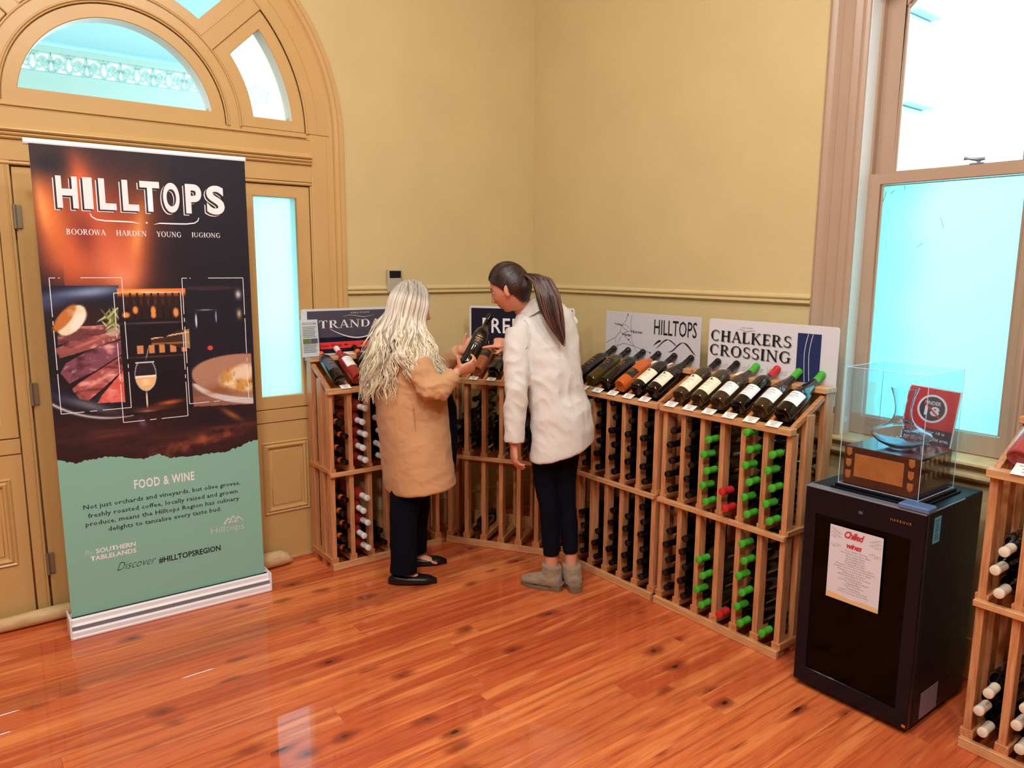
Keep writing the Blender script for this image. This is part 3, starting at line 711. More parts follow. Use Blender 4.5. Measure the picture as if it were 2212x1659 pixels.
# ------------------------------------------------------------------ wine bottles
def prof_bdx(L=.305):
    return [(.004, .012), (.020, .006), (.030, .0), (.0345, .002), (.0365, .008), (.0365, .178), (.0355, .192), (.031, .205), (.024, .216), (.018, .226), (.0155, .236), (.0145, .250), (.0140, L - .02)]
def prof_burg(L=.305):
    return [(.004, .012), (.020, .006), (.031, .0), (.0365, .002), (.0390, .009), (.0390, .125), (.0375, .148), (.033, .172), (.027, .194), (.021, .216), (.0165, .236), (.0150, .250), (.0142, L - .02)]
CAPP = [(.0152, .232), (.0155, .240), (.0152, .262), (.0150, .290), (.0163, .292), (.0163, .303), (.0150, .3065), (.0145, .3068)]
_bm = {}
def bottle_parts(shape, glass, cap, band=None, label=None, lz=(.045, .135), lw=78, printed=True, capn=None):
    key = (shape, glass, cap, band, label, lz, lw)
    if key in _bm: return _bm[key]
    pr = prof_bdx() if shape == 'bdx' else prof_burg(); R_ = .0365 if shape == 'bdx' else .0390
    parts = [('glass_body', MB().lathe(pr, 28).mesh('bt', M[glass], 35), None)]
    mb = MB(); mb.lathe(CAPP if not band else CAPP[3:], 20)
    if band: mb = MB(); mb.lathe([(.0155, .262), (.0150, .290), (.0163, .292), (.0163, .303), (.0150, .3065), (.0145, .3068)], 20)
    parts.append(('capsule', mb.mesh('cp', M[cap], 35), None))
    if band: parts.append(('neck_band', MB().lathe([(.0160, .228), (.0158, .236), (.0156, .2615)], 20, cap=False).mesh('nb', M[band], 35), None))
    if label:
        mb = MB(); n = 14; vs = []; fs = []
        for j, z in enumerate(lz):
            for i in range(n + 1):
                a = RD(-90 - lw + 2 * lw * i / n); vs.append(((R_ + .0005) * cos(a), (R_ + .0005) * sin(a), z))
        fs = [(i, i + 1, n + 2 + i, n + 1 + i) for i in range(n)]
        mb.add(vs, fs); parts.append(('label', mb.mesh('lb', M[label], 60), None))
        if printed:
            mb = MB(); Rr = R_ + .0009; zc = (lz[0] + lz[1]) / 2
            ink = 'ink_grey' if label in ('lab_cream', 'lab_white') else 'gold'
            rows = [(.80, 24, .0035), (.62, 34, .0025), (.50, 20, .0018), (.38, 26, .0018), (.14, 14, .0018)] if label != 'lab_slate' else [(.8, 12, .005), (.6, 30, .003), (.3, 20, .0016), (.22, 24, .0016)]
            for t, aw, h in rows:
                z = lz[0] + (lz[1] - lz[0]) * t; vs = []; k = 5
                for zz in (z - h / 2, z + h / 2):
                    for i in range(k + 1):
                        a = RD(-90 - aw + 2 * aw * i / k); vs.append((Rr * cos(a), Rr * sin(a), zz))
                mb.add(vs, [(i, i + 1, k + 2 + i, k + 1 + i) for i in range(k)])
            if label == 'lab_cream':
                vs = [(Rr * cos(RD(a)), Rr * sin(RD(a)), z) for z in (lz[1] - .018, lz[1] - .006) for a in (-96, -90, -84)]
                mb2 = MB().add(vs, [(0, 1, 4, 3), (1, 2, 5, 4)]); parts.append(('label_print', mb2.mesh('lp', M['ink']), 'black square emblem on the label'))
            parts.append(('label_print', mb.mesh('lp', M[ink]), None))
    _bm[key] = parts; return parts
def bottle(lbl, group, M4, parent_rack=None, **k):
    t = thing('wine_bottle', lbl, 'bottle', group=group); t.matrix_world = M4
    for nm, me, lb in bottle_parts(**k): add_obj(nm, me, t, label=lb)
    return t

# ------------------------------------------------------------------ wine racks
PITCH = .106; NC = 6; RWID = PITCH * NC + .025
def rackmat(ox, oy, rz): return Matrix.Translation((ox, oy, 0)) @ Matrix.Rotation(rz, 4, 'Z')
_rm = {}
def rm(key, fn):
    if key not in _rm: _rm[key] = fn()
    return _rm[key]
def make_rack(label, ox, oy, rz):
    t = thing('wine_rack', label, 'wine rack', (ox, oy, 0), rz, 'timber display wine racks')
    def part(nm, key, fn, loc): return add_obj(nm, rm(key, fn), t, loc=loc)
    for i in range(NC + 1):
        u = .0125 + i * PITCH; end = i in (0, NC)
        part('front_post', 'fp%d' % end, lambda: MB().cbox(-.0125, .020, 0 if end else .034, .0125, .066, .946, .0015).mesh('fp', M['pine'] if True else 0), (u, 0, 0))
        part('back_post', 'bp%d' % end, lambda: MB().cbox(-.0125 if end else -.009, .25, 0, .0125 if end else .009, .313, 1.090, .0015).mesh('bp', M['pine']), (u, 0, 0))
        if end: part('middle_post', 'mp', lambda: MB().cbox(-.0125, .122, 0, .0125, .178, 1.012, .0015).mesh('mp', M['pine']), (u, 0, 0))
        part('bottom_runner', 'br', lambda: MB().cbox(-.021, .018, .034, .021, .30, .064, .0015).mesh('br', M['pine_v']), (u, 0, 0))
        part('middle_runner', 'mr', lambda: MB().cbox(-.021, .022, .524, .021, .30, .546, .0015).mesh('mr', M['pine_v']), (u, 0, 0))
        def slat():
            a = math.atan2(.110, .215); Ms = Matrix.Translation((0, .028, .962)) @ Matrix.Rotation(a, 4, 'X')
            return MB().cbox(-.0095, 0, -.012, .0095, .243, .010, .0012, Ms).mesh('ds', M['pine_v'])
        part('display_slat', 'ds', slat, (u, 0, 0))
    hb = lambda x0, y0, z0, x1, y1, z1, c=.002: (lambda: MB().cbox(x0, y0, z0, x1, y1, z1, c).mesh('hb', M['pine_h']))
    part('base_board', 'bb', hb(-.004, 0, 0, RWID + .004, .020, .036), (0, 0, 0))
    part('shelf_rail', 'mrl', hb(-.004, -.002, .508, RWID + .004, .020, .530), (0, 0, 0))
    part('label_rail', 'trl', hb(-.006, -.004, .944, RWID + .006, .040, .972), (0, 0, 0))
    part('top_shelf', 'tsh', hb(-.006, .228, 1.090, RWID + .006, .316, 1.113), (0, 0, 0))
    part('back_rail', 'bk1', hb(.0, .3135, .86, RWID, .322, 1.00), (0, 0, 0))
    part('back_rail', 'bk2', hb(.0, .3135, .40, RWID, .322, .50), (0, 0, 0))
    part('back_rail', 'bk3', hb(.0, .3135, .02, RWID, .322, .10), (0, 0, 0))
    return t
RA = rackmat(-.495, -1.562, -pi / 2); RB = rackmat(-.495, -.872, -pi / 2)
RCN = rackmat(-.862, -.292, RD(-57.5)); RL = rackmat(-1.567, -.306, 0); RE = rackmat(-.495, -2.925, -pi / 2)
for lab, (x, y, r) in {'wooden wine rack beside the fridge, green and red capped bottles in its columns': (-.495, -1.562, -pi / 2),
        'wooden wine rack under the white map sign, all its stacked bottles dark capped': (-.495, -.872, -pi / 2),
        'wooden wine rack set diagonally across the room corner, lower tier nearly empty': (-.862, -.292, RD(-57.5)),
        'wooden wine rack beside the arched doorway, white capped bottles in its second column': (-1.567, -.306, 0),
        'wooden wine rack cut off by the right edge, cream capped bottles': (-.495, -2.925, -pi / 2)}.items():
    t = make_rack(lab, x, y, r)
    if 'doorway' in lab: t.scale = (1, .91, 1)
RACKN = {'A': 'rack beside fridge', 'B': 'rack under map sign', 'C': 'corner rack', 'L': 'rack beside doorway', 'E': 'rack at right edge'}
ORD = ['first', 'second', 'third', 'fourth', 'fifth', 'sixth']
CNT = ['bottom', 'second up', 'third up', 'fourth up', 'fifth up', 'topmost sixth']
CAPN = {'cap_black': 'Black', 'cap_green': 'Green', 'cap_red': 'Red', 'cap_white': 'White', 'cap_cream': 'Cream'}
def stack(rk, Mr, col, tier, n, cap, glass='glass_dark', band=None, shape='bdx', start=0, recess=0, lab=None, gapn=()):
    for i in range(start, n):
        if i in gapn: continue
        z = (.1005 if tier == 'lower' else .5825) + i * .0695
        sgn = -1 if i % 2 else 1
        u = .0125 + PITCH * (col + .5) + sgn * .0035; v = .282 - (.014 if rk == 'L' else 0) + (.022 if cap == 'cap_black' and recess == 0 else 0) + recess + (rnd.uniform(-.004, .008))
        yaw = sgn * RD(1.1) + RD(rnd.uniform(-.4, .4))
        M4 = Mr @ Matrix.Translation((u, v, z)) @ Matrix.Rotation(yaw, 4, 'Z') @ Matrix.Rotation(pi / 2, 4, 'X')
        cn = 'Orange-banded' if band == 'cap_orange' else CAPN[cap] + '-capped'
        lb = '%s bottle lying in %s, %s column, %s tier, %s' % (cn, RACKN[rk], ORD[col], tier, CNT[i])
        bottle(lb, 'wine bottles lying in the ' + RACKN[rk], M4, shape=shape, glass=glass, cap=cap, band=band, label=lab, lz=(.05, .14), printed=False)
# rack beside the fridge
stack('A', RA, 0, 'upper', 5, 'cap_black'); stack('A', RA, 0, 'lower', 5, 'cap_black')
stack('A', RA, 1, 'upper', 6, 'cap_black'); stack('A', RA, 1, 'lower', 5, 'cap_black', recess=.012)
stack('A', RA, 2, 'upper', 5, 'cap_green', 'glass_brown', lab='lab_white'); stack('A', RA, 2, 'lower', 4, 'cap_green', 'glass_brown', lab='lab_white')
stack('A', RA, 3, 'upper', 2, 'cap_red'); stack('A', RA, 3, 'lower', 1, 'cap_red')
stack('A', RA, 4, 'upper', 6, 'cap_green', lab='lab_white'); stack('A', RA, 4, 'lower', 6, 'cap_green', lab='lab_white')
stack('A', RA, 5, 'upper', 5, 'cap_green', lab='lab_white'); stack('A', RA, 5, 'lower', 1, 'cap_green', lab='lab_white')
# rack under the map sign
for c, nu, nl in ((0, 4, 3), (1, 6, 4), (2, 6, 3), (3, 6, 5), (4, 6, 5), (5, 5, 6)):
    stack('B', RB, c, 'upper', nu, 'cap_black'); stack('B', RB, c, 'lower', nl, 'cap_black')
# corner rack
for c, nu, nl in ((0, 3, 0), (1, 5, 1), (2, 3, 0), (3, 4, 0), (4, 4, 0), (5, 4, 0)):
    stack('C', RCN, c, 'upper', nu, 'cap_black')
    if nl: stack('C', RCN, c, 'lower', nl, 'cap_black')
# rack beside the doorway
stack('L', RL, 0, 'upper', 4, 'cap_black', band='cap_orange'); stack('L', RL, 0, 'lower', 5, 'cap_black', band='cap_orange')
stack('L', RL, 1, 'upper', 5, 'cap_white', 'glass_rose'); stack('L', RL, 1, 'lower', 5, 'cap_white', 'glass_rose')
stack('L', RL, 2, 'upper', 6, 'cap_white', 'glass_dark'); stack('L', RL, 2, 'lower', 2, 'cap_black')
stack('L', RL, 3, 'upper', 4, 'cap_black'); stack('L', RL, 5, 'upper', 5, 'cap_black')
# rack at right edge
stack('E', RE, 0, 'upper', 3, 'cap_cream'); stack('E', RE, 0, 'lower', 3, 'cap_cream')
stack('E', RE, 1, 'upper', 2, 'cap_cream'); stack('E', RE, 1, 'lower', 3, 'cap_cream')

# display bottles leaning on the sloping tops
def display(Mr, k, label, **kw):
    u = .0125 + PITCH * (k + .5); M4 = Mr @ Matrix.Translation((u, .060, 1.008)) @ Matrix.Rotation(RD(-62), 4, 'X')
    return bottle(label, 'display bottles on the sloping rack tops', M4, **kw)
CR = dict(label='lab_cream', lz=(.035, .135), lw=72)
WH = dict(label='lab_white', lz=(.048, .118), lw=66)
def disp(Mr, k, lb, shape, glass, cap, **kw):
    kw.setdefault('band', None); t = thing('wine_bottle', lb, 'bottle', group='display bottles on the sloping rack tops')
    u = .0125 + PITCH * (k + .5); v0, sc_ = (.020, .97) if Mr is RL else (.045, 1.03); t.matrix_world = Mr @ Matrix.Translation((u, v0, 1.010)) @ Matrix.Rotation(RD(-62), 4, 'X') @ Matrix.Scale(sc_, 4)
    for nm, me, l_ in bottle_parts(shape, glass, cap, **kw): add_obj(nm, me, t, label=l_)
    return t
disp(RA, 0, 'brown glass bottle, large cream label, black cap, leftmost on rack beside fridge', 'bdx', 'glass_brown', 'cap_black', **CR)
disp(RA, 1, 'olive brown bottle, cream label, black cap, second on rack beside fridge', 'bdx', 'glass_brown', 'cap_black', label='lab_cream', lz=(.036, .134), lw=72)
disp(RA, 2, 'brown bottle, small white label, green cap, next left of the red-capped display bottle', 'burg', 'glass_brown', 'cap_green', **WH)
disp(RA, 3, 'dark bottle, white label, red cap, leaning on rack beside fridge', 'bdx', 'glass_dark', 'cap_red', label='lab_white', lz=(.05, .125), lw=66)
disp(RA, 4, 'green-capped display bottle next right of the red-capped one', 'burg', 'glass_brown', 'cap_green', label='lab_white', lz=(.048, .12), lw=66)
disp(RA, 5, 'green-capped display bottle at the right end of rack beside fridge', 'burg', 'glass_dark', 'cap_green', label='lab_white', lz=(.05, .12), lw=66)
disp(RB, 0, 'dark bottle with dark label, leftmost display bottle on rack under map sign', 'bdx', 'glass_dark', 'cap_black', label='lab_dark', lz=(.06, .16), lw=60)
disp(RB, 1, 'olive green bottle with dark and orange label on rack under map sign', 'bdx', 'glass_olive', 'cap_black', label='lab_dark', lz=(.085, .165), lw=60)
disp(RB, 2, 'dark bottle with orange lined label, third on rack under map sign', 'bdx', 'glass_dark', 'cap_black', label='lab_dark', lz=(.10, .165), lw=60)
disp(RB, 3, 'clear bottle of orange rose wine with dark label and black cap', 'bdx', 'glass_orange', 'cap_black', label='lab_dark', lz=(.06, .115), lw=66)
disp(RB, 4, 'dark straight-shouldered bottle with cream label on rack under map sign', 'bdx', 'glass_dark', 'cap_black', label='lab_cream', lz=(.037, .130), lw=70)
disp(RB, 5, 'dark sloping-shouldered bottle with cream label and small neck sticker', 'burg', 'glass_dark', 'cap_black', label='lab_cream', lz=(.035, .120), lw=66)
disp(RCN, 1, 'peach pink rose bottle with dark label leaning on the corner rack', 'bdx', 'glass_peach', 'cap_black', label='lab_dark', lz=(.11, .17), lw=66)
d = disp(RCN, 2, 'black bottle with gold star emblem leaning on the corner rack', 'burg', 'glass_dark', 'cap_black', label='lab_dark', lz=(.05, .10), lw=50)
pts = [(0.0085 * (1 if i % 2 == 0 else .42) * cos(pi / 2 + i * pi / 5), .0085 * (1 if i % 2 == 0 else .42) * sin(pi / 2 + i * pi / 5)) for i in range(10)]
MB().add([(a, -.0400, .115 + b) for a, b in pts], [tuple(range(10))]).build('star_emblem', M['gold'], d)
disp(RCN, 4, 'dark bottle leaning on the corner rack behind the white blazer', 'bdx', 'glass_dark', 'cap_black', label='lab_dark', lz=(.06, .14), lw=60)
disp(RL, 0, 'dark bottle, slate label, black cap over orange band, nearest the doorway', 'bdx', 'glass_dark', 'cap_black', band='cap_orange', label='lab_slate', lz=(.07, .165), lw=58)
disp(RL, 1, 'red rose bottle with white label, white cap over red neck', 'bdx', 'glass_rose', 'cap_white', band='cap_red', label='lab_white', lz=(.085, .17), lw=50)
disp(RL, 2, 'dark bottle with orange neck band half hidden behind long pale hair', 'bdx', 'glass_dark', 'cap_black', band='cap_orange', label='lab_dark', lz=(.06, .15), lw=60)
disp(RL, 4, 'dark bottle leaning on the doorway rack behind the tan coat', 'bdx', 'glass_dark', 'cap_black', label='lab_dark', lz=(.06, .14), lw=60)
disp(RE, 0, 'pink rose bottle lying on the rack at the right edge', 'bdx', 'glass_pink', 'cap_cream', label='lab_white', lz=(.12, .18), lw=60)

# price cards on the label rails
def card(Mr, u, w, h, label, lines=3):
    t = thing('price_card', label, 'card', group='price cards on the rack rails'); t.matrix_world = Mr @ Matrix.Translation((u, -.008, .9725)) @ Matrix.Rotation(RD(-62), 4, 'X')
    MB().cbox(-w / 2, -.0006, -.002, w / 2, .0006, h, .0003).build('card', M['paper'], t)
    mb = MB()
    for i in range(lines):
        ww = w * (.36, .22, .18)[i]; z = h * (.78 - .26 * i); mb.box(-ww, -.0012, z - .0016, ww, -.0009, z + .0012)
    mb.build('card_print', M['ink_grey'], t); return t
for i in range(6):
    card(RA, .0125 + PITCH * (i + .5) - .012, .060, .036, 'small white price card, %s from left on the rail of rack beside fridge' % ORD[i])
for i in range(6):
    card(RB, .0125 + PITCH * (i + .5) - .012, .060, .034, 'small white price card, %s from left on the rail of rack under map sign' % ORD[i])
card(RCN, .0125 + PITCH * 1.5, .05, .028, 'small white price card below the peach pink bottle on the corner rack')
card(RCN, .0125 + PITCH * 2.5, .05, .028, 'small white price card below the star bottle on the corner rack')
card(RL, .0125 + PITCH * .75, .055, .030, 'small white price card below the slate-labelled bottle by the doorway')
card(RL, .0125 + PITCH * 1.75, .045, .026, 'small white price card below the red rose bottle by the doorway')
card(RE, .105, .085, .055, 'larger white price card on the rail of rack at right edge')

# leaflets lying on the top shelves
def leaflet(Mr, u, v, w, h, ang, label, m_='paper', pr='ink_grey', tilt=12):
    t = thing('leaflet', label, 'leaflet', group='leaflets on the rack tops'); t.matrix_world = Mr @ Matrix.Translation((u, v, 1.1145)) @ Matrix.Rotation(RD(ang), 4, 'Z') @ Matrix.Rotation(RD(tilt), 4, 'X')
    MB().cbox(-w / 2, 0, 0, w / 2, h, .0012, .0003).build('sheet', M[m_], t)
    mb = MB()
    for i in range(3): mb.box(-w * .3, h * (.3 + .18 * i), .0014, w * (.3 - .06 * i), h * (.36 + .18 * i), .0016)
    mb.build('sheet_print', M[pr], t); return t
leaflet(RA, .25, .238, .07, .050, 2, 'small cream card lying on the shelf between green and red capped bottles', 'lab_cream', 'ink_red')
leaflet(RB, .385, .232, .075, .045, -3, 'white leaflet on shelf above the orange bottle')
leaflet(RB, .485, .232, .075, .045, 4, 'white leaflet leaning right of the one above the orange bottle')
leaflet(RL, .265, .236, .10, .045, 3, 'cream card on shelf under the red band of the slate sign', 'lab_cream')
leaflet(RCN, .31, .236, .10, .045, 2, 'white card on the corner rack shelf behind the star bottle')

# ------------------------------------------------------------------ signs standing behind the racks
def sign(Mr, u0, w, z0, z1, v, label, base='sign_white', r=.014, name='winery_sign'):
    t = thing(name, label, 'sign', group='signboards above the racks'); t.matrix_world = Mr @ Matrix.Translation((u0, v, 0))
    put('board', board([rrect(0, z0, w, z1, r)], 0, .005, .0008), M[base], t)
    return t
# two-line sign beside the window
s1 = sign(RA, .000, .656, 1.02, 1.357, .3155, 'white sign with CHALKERS CROSSING in dark serif letters and blue panel')
s1.matrix_world = RA @ Matrix.Translation((.0, .3245, 0))
def shadowed(parent, txt, x, z, w, h):
    serif(parent, txt, x + .004, z - .004, w, h, M['ink_grey'], -.0012); serif(parent, txt, x, z, w, h, M['ink'], -.0018)
shadowed(s1, 'CHALKERS', .015, 1.253, .425, .052); shadowed(s1, 'CROSSING', .012, 1.185, .430, .052)
letters(s1, 'Producer of Fine Wines', .03, 1.128, .40, .030, M['ink_pale'], -.0015, shear=.4)
letters(s1, 'HILLTOPS', .185, 1.322, .058, .005, M['ink_grey'], -.0015)
mb = MB(); ribbon(mb, [(.16 + .10 * i / 16, 1.313 + .004 * sin(i * .55) - .002 * (i / 16)) for i in range(17)], [.0005 + .0018 * sin(pi * i / 16) for i in range(17)], -.0015); mb.build('hill_line', M['ink_grey'], s1)
bp_ = flatpoly(s1, rect(.470, 1.112, .580, 1.322), M['sign_blue'], -.0012, 'blue_panel', label='deep blue panel')
for dx in (0, .022):
    mb = MB(); ribbon(mb, [(.512 + dx + .018 * (abs(t - .42) * 2) ** 1.6 * (1 if t < .42 else .35) - .006, 1.320 - .206 * t) for t in [i / 20 for i in range(21)]], .0028, -.0018); mb.build('river_line', M['ink_silver'], s1)
# map sign
s2 = sign(RB, .004, .650, 1.01, 1.357, .3155, 'white map sign with tall thin HILLTOPS lettering and hill emblem', 'sign_grey', .006)
s2.matrix_world = RB @ Matrix.Translation((-.008, .3245, 0))
letters(s2, 'HILLTOPS', .352, 1.253, .275, .078, M['ink'], -.0015, bold=.004)
mb = MB()
def hill(pts, w): ribbon(mb, pts, w, -.0015)
S_ = lambda P_, n=14: [tuple(Vector(P_[0]) * (1 - t) ** 3 + 3 * Vector(P_[1]) * t * (1 - t) ** 2 + 3 * Vector(P_[2]) * t * t * (1 - t) + Vector(P_[3]) * t ** 3) for t in [i / n for i in range(n + 1)]]
tw = lambda a, b, n=15: [max(.0006, (a + (b - a) * i / (n - 1)) * min(1, 4 * min(i + .3, n - .7 - i) / (n - 1))) for i in range(n)]
hill(S_([(.348, 1.192), (.375, 1.215), (.385, 1.222), (.402, 1.223)]), tw(.004, .014)); hill(S_([(.366, 1.180), (.40, 1.20), (.42, 1.236), (.452, 1.232)]), tw(.003, .008))
hill(S_([(.448, 1.232), (.47, 1.232), (.49, 1.21), (.506, 1.206)]), tw(.006, .004)); hill(S_([(.450, 1.172), (.49, 1.168), (.51, 1.226), (.548, 1.225)]), tw(.005, .007)); hill(S_([(.544, 1.226), (.58, 1.222), (.60, 1.18), (.628, 1.170)]), tw(.010, .005))
mb.build('hill_emblem', M['ink'], s2)
mb = MB()
roads = [[(.165, 1.345), (.145, 1.305), (.118, 1.285), (.11, 1.25), (.075, 1.215), (.04, 1.20), (.004, 1.18)], [(.118, 1.285), (.155, 1.29), (.195, 1.258), (.192, 1.22), (.215, 1.18), (.27, 1.168), (.33, 1.155)], [(.195, 1.345), (.185, 1.31), (.195, 1.258)],
         [(.11, 1.25), (.13, 1.24), (.165, 1.255), (.195, 1.258)], [(.13, 1.24), (.10, 1.20), (.09, 1.15), (.07, 1.125)], [(.13, 1.24), (.17, 1.21), (.215, 1.18)], [(.215, 1.18), (.24, 1.15), (.25, 1.125)], [(.09, 1.17), (.14, 1.19), (.215, 1.18)], [(.118, 1.285), (.14, 1.27), (.165, 1.255)], [(.075, 1.215), (.08, 1.18), (.09, 1.17)]]
for q in roads: ribbon(mb, q, .0022, -.0013)
mb.build('map_roads', M['ink_grey'], s2)
mb = MB()
for (x, z) in ((.118, 1.285), (.13, 1.238), (.195, 1.258), (.176, 1.212), (.165, 1.345), (.33, 1.155)): mb.add([(x - .0035, -.0017, z - .0035), (x + .0035, -.0017, z - .0035), (x + .0035, -.0017, z + .0035), (x - .0035, -.0017, z + .0035)], [(0, 1, 2, 3)])
mb.build('map_marks', M['ink'], s2)
for tx, x, z, w in (('Young', .066, 1.282, .046), ('Boorowa', .204, 1.250, .066), ('Harden', .139, 1.230, .05)): letters(s2, tx, x, z, w, .014, M['ink'], -.0016, bold=.01)
# corner sign
s3 = sign(RCN, .01, .650, 1.01, 1.362, .3155, 'navy sign with white border and white capital letters on the corner rack')
s3.matrix_world = RCN @ Matrix.Translation((.01, .3245, 0))
flatpoly(s3, rect(.012, 1.122, .638, 1.350), M['sign_navy'], -.0012, 'navy_field', label='navy blue field')
letters(s3, 'FREEMAN', .085, 1.205, .49, .088, M['ink_white'], -.0018, bold=.012, space=1.1)
# doorway rack sign
s4 = sign(RL, -.018, .66, 1.113, 1.364, .27, 'slate grey sign with white border, curved TRANDARI lettering and red band')
s4.matrix_world = RL @ Matrix.Translation((-.018, .2855, 0))
flatpoly(s4, rect(.032, 1.122, .648, 1.352), M['sign_navy'], -.0012, 'dark_field'); flatpoly(s4, rect(.032, 1.208, .648, 1.352), M['sign_slate'], -.0016, 'slate_field', label='slate grey field')
flatpoly(s4, rect(.032, 1.146, .648, 1.182), M['sign_red'], -.0016, 'red_band', label='red band')
serif(s4, 'TRANDARI', .098, 1.256, .45, .046, M['ink_white'], -.0022); letters(s4, 'Premium Wines', .060, 1.155, .165, .018, M['trophy_wood'], -.0022); letters(s4, 'HILLTOPS', .285, 1.334, .11, .008, M['ink_silver'], -.0022)
mb = MB(); ribbon(mb, [(.16 + .33 * t, 1.252 - .052 * sin(pi * t)) for t in [i / 20 for i in range(21)]], [.002 + .0045 * sin(pi * i / 20) for i in range(21)], -.0022); mb.build('swash', M['ink_white'], s4)
mb = MB(); ribbon(mb, [(.235 + .19 * t, 1.320 + .006 * sin(t * 7)) for t in [i / 20 for i in range(21)]], [.0006 + .002 * sin(pi * i / 20) for i in range(21)], -.0022); mb.build('hill_line', M['ink_silver'], s4)
mb = MB()
for a in (0, .10): mb.add([(.235 + a, -.0024, 1.164), (.25 + a, -.0024, 1.168), (.265 + a, -.0024, 1.164), (.25 + a, -.0024, 1.160)], [(0, 1, 2, 3)])
mb.build('band_mark', M['ink'], s4)
M['pic_green'] = mat('picture_green', (92, 118, 66), .6)
# brochure in a clear holder leaning on the sign
br = thing('brochure_holder', 'clear holder with a printed wine brochure at the left end of the slate sign', 'brochure', group=None); br.matrix_world = RL @ Matrix.Translation((-.045, .225, 1.1145)) @ Matrix.Rotation(RD(-6), 4, 'X')
MB().cbox(0, 0, 0, .104, .001, .20, .0003).build('front_sheet', M['acrylic'], br); MB().cbox(0, -.03, 0, .104, .012, .0015, .0003).build('foot', M['acrylic'], br)
MB().cbox(.004, .0025, .002, .100, .0035, .198, .0003).build('brochure', M['paper'], br)
serif(br, 'TRANDARI', .012, .172, .078, .012, M['ink_grey'], -.0006)
mb = MB()
for i in range(16):
    if 7 <= i <= 9: continue
    z = .160 - i * .0088; mb.box(.012, -.0009, z, .088 - (i * 37 % 11) * .0012, -.0006, z + .0022)
mb.build('brochure_print', M['ink_grey'], br)
flatpoly(br, rect(.012, .074, .052, .098), M['pic_green'], -.0007, 'brochure_picture', label='small green landscape picture'); flatpoly(br, rect(.054, .074, .092, .098), M['lab_slate'], -.0007, 'brochure_picture', label='small grey picture')

# ------------------------------------------------------------------ wall alarm keypad
kp = thing('wall_sensor', 'grey wall unit with a dark window, mounted above the dado moulding', 'wall unit', (-1.026, 0, 1.508))
MB().cbox(-.045, -.030, -.066, .045, -.0005, .066, .005).build('housing', M['grey_plastic'], kp)
MB().cbox(-.036, -.0315, .018, .036, -.0295, .058, .001).build('dark_window', M['black_gloss'], kp, label='black glossy window'); MB().cbox(.005, -.0315, -.058, .030, -.0298, -.050, .0008).build('badge', M['ink'], kp)

# ------------------------------------------------------------------ draught stoppers
def stopper(label, x0, x1, r, yb, bulge):
    t = thing('draught_stopper', label, 'draught stopper', ((x0 + x1) / 2, yb, 0)); n = 26; L_ = x1 - x0; rg = []
    for i in range(n + 1):
        k = i / n; e = min(1, (min(k, 1 - k) * L_ + .012) / .055) ** .5; w = 1 + bulge * sin(9 * k + 1) * .5
        rg.append(((-L_ / 2 + L_ * k, .004 * sin(7 * k), r * .96 * e ** .6 * w), (0, r * (.5 + .5 * e) * w, 0), (0, 0, max(.006, r * .92 * e * w)), 2.3))
    MB().rings(rg, 20).build('stuffed_cloth', M['calico'], t, smooth=70)
    mb = MB()
    for s in (-1, 1): mb.tube([(s * L_ / 2, -.02, r * .9), (s * (L_ / 2 + .006), 0, r), (s * L_ / 2, .02, r * .9)], .003, 6)
    mb.build('end_seam', M['calico'], t, smooth=50); return t
stopper('marbled calico draught stopper at the foot of the left sidelight', -3.42, -2.60, .033, -.050, .10)
stopper('plump cream draught stopper between the banner and the doorway rack', -2.42, -1.705, .043, -.052, .03)
# ------------------------------------------------------------------ wine fridge
FM = rackmat(-.585, -2.360, -pi / 2); FW, FD, FH = .432, .45, .800
fr = thing('wine_fridge', 'small black wine fridge with a dark glass door, under the trophy case', 'fridge'); fr.matrix_world = FM
MB().cbox(0, .035, .020, FW, FD, FH, .004).build('cabinet', M['black_metal'], fr)
dr = put('door', board([rrect(.001, .022, FW - .001, FH - .006, .004, 3), rect(.045, .085, FW - .045, .700)], 0, .030, .002), M['black_gloss'], fr)
put('door_glass', board([rect(.043, .083, FW - .043, .702)], .006, .011), M['tint'], dr)
MB().box(.03, .029, .06, FW - .03, .034, .72).build('door_recess', M['black_metal'], dr)
for i in range(6):
    z = .13 + i * .095
    mb = MB()
    for k in range(2): mb.cbox(.05, .014 + k * .010, z, FW - .05, .018 + k * .010, z + .012, .001)
    mb.build('wire_shelf', M['shelfwood'], fr)
MB().cbox(0, -.001, FH - .006, FW, .30, FH - .0005, .001).build('top_trim', M['alu_grey'], fr, label='thin metal trim along the top front edge')
MB().cbox(FW - .095, -.004, FH, FW + .006, .060, FH + .020, .006).build('hinge_cover', M['hinge_bluelit'], fr, label='raised hinge cover, blue light painted into its colour')
for x, y in ((.03, .05), (FW - .03, .05), (.03, FD - .03), (FW - .03, FD - .03)): MB().lathe([(.014, 0), (.014, .021)], 12, Matrix.Translation((x, y, 0))).build('foot', M['black_metal'], fr)
letters(fr, 'HARBOUR', .317, .749, .070, .0085, M['gold'], -.0008, space=1.5, name='maker_name')
MB().cbox(.205, -.001, .742, .220, .0005, .752, .0003).build('control_panel', M['lab_slate'], fr)
MB().box(.19, .0125, .700, .24, .0135, .708).build('status_light', M['blue_led'], fr)
MB().cbox(.415, -.0012, .030, .428, .0003, .040, .0003).build('badge', M['brass'], fr)
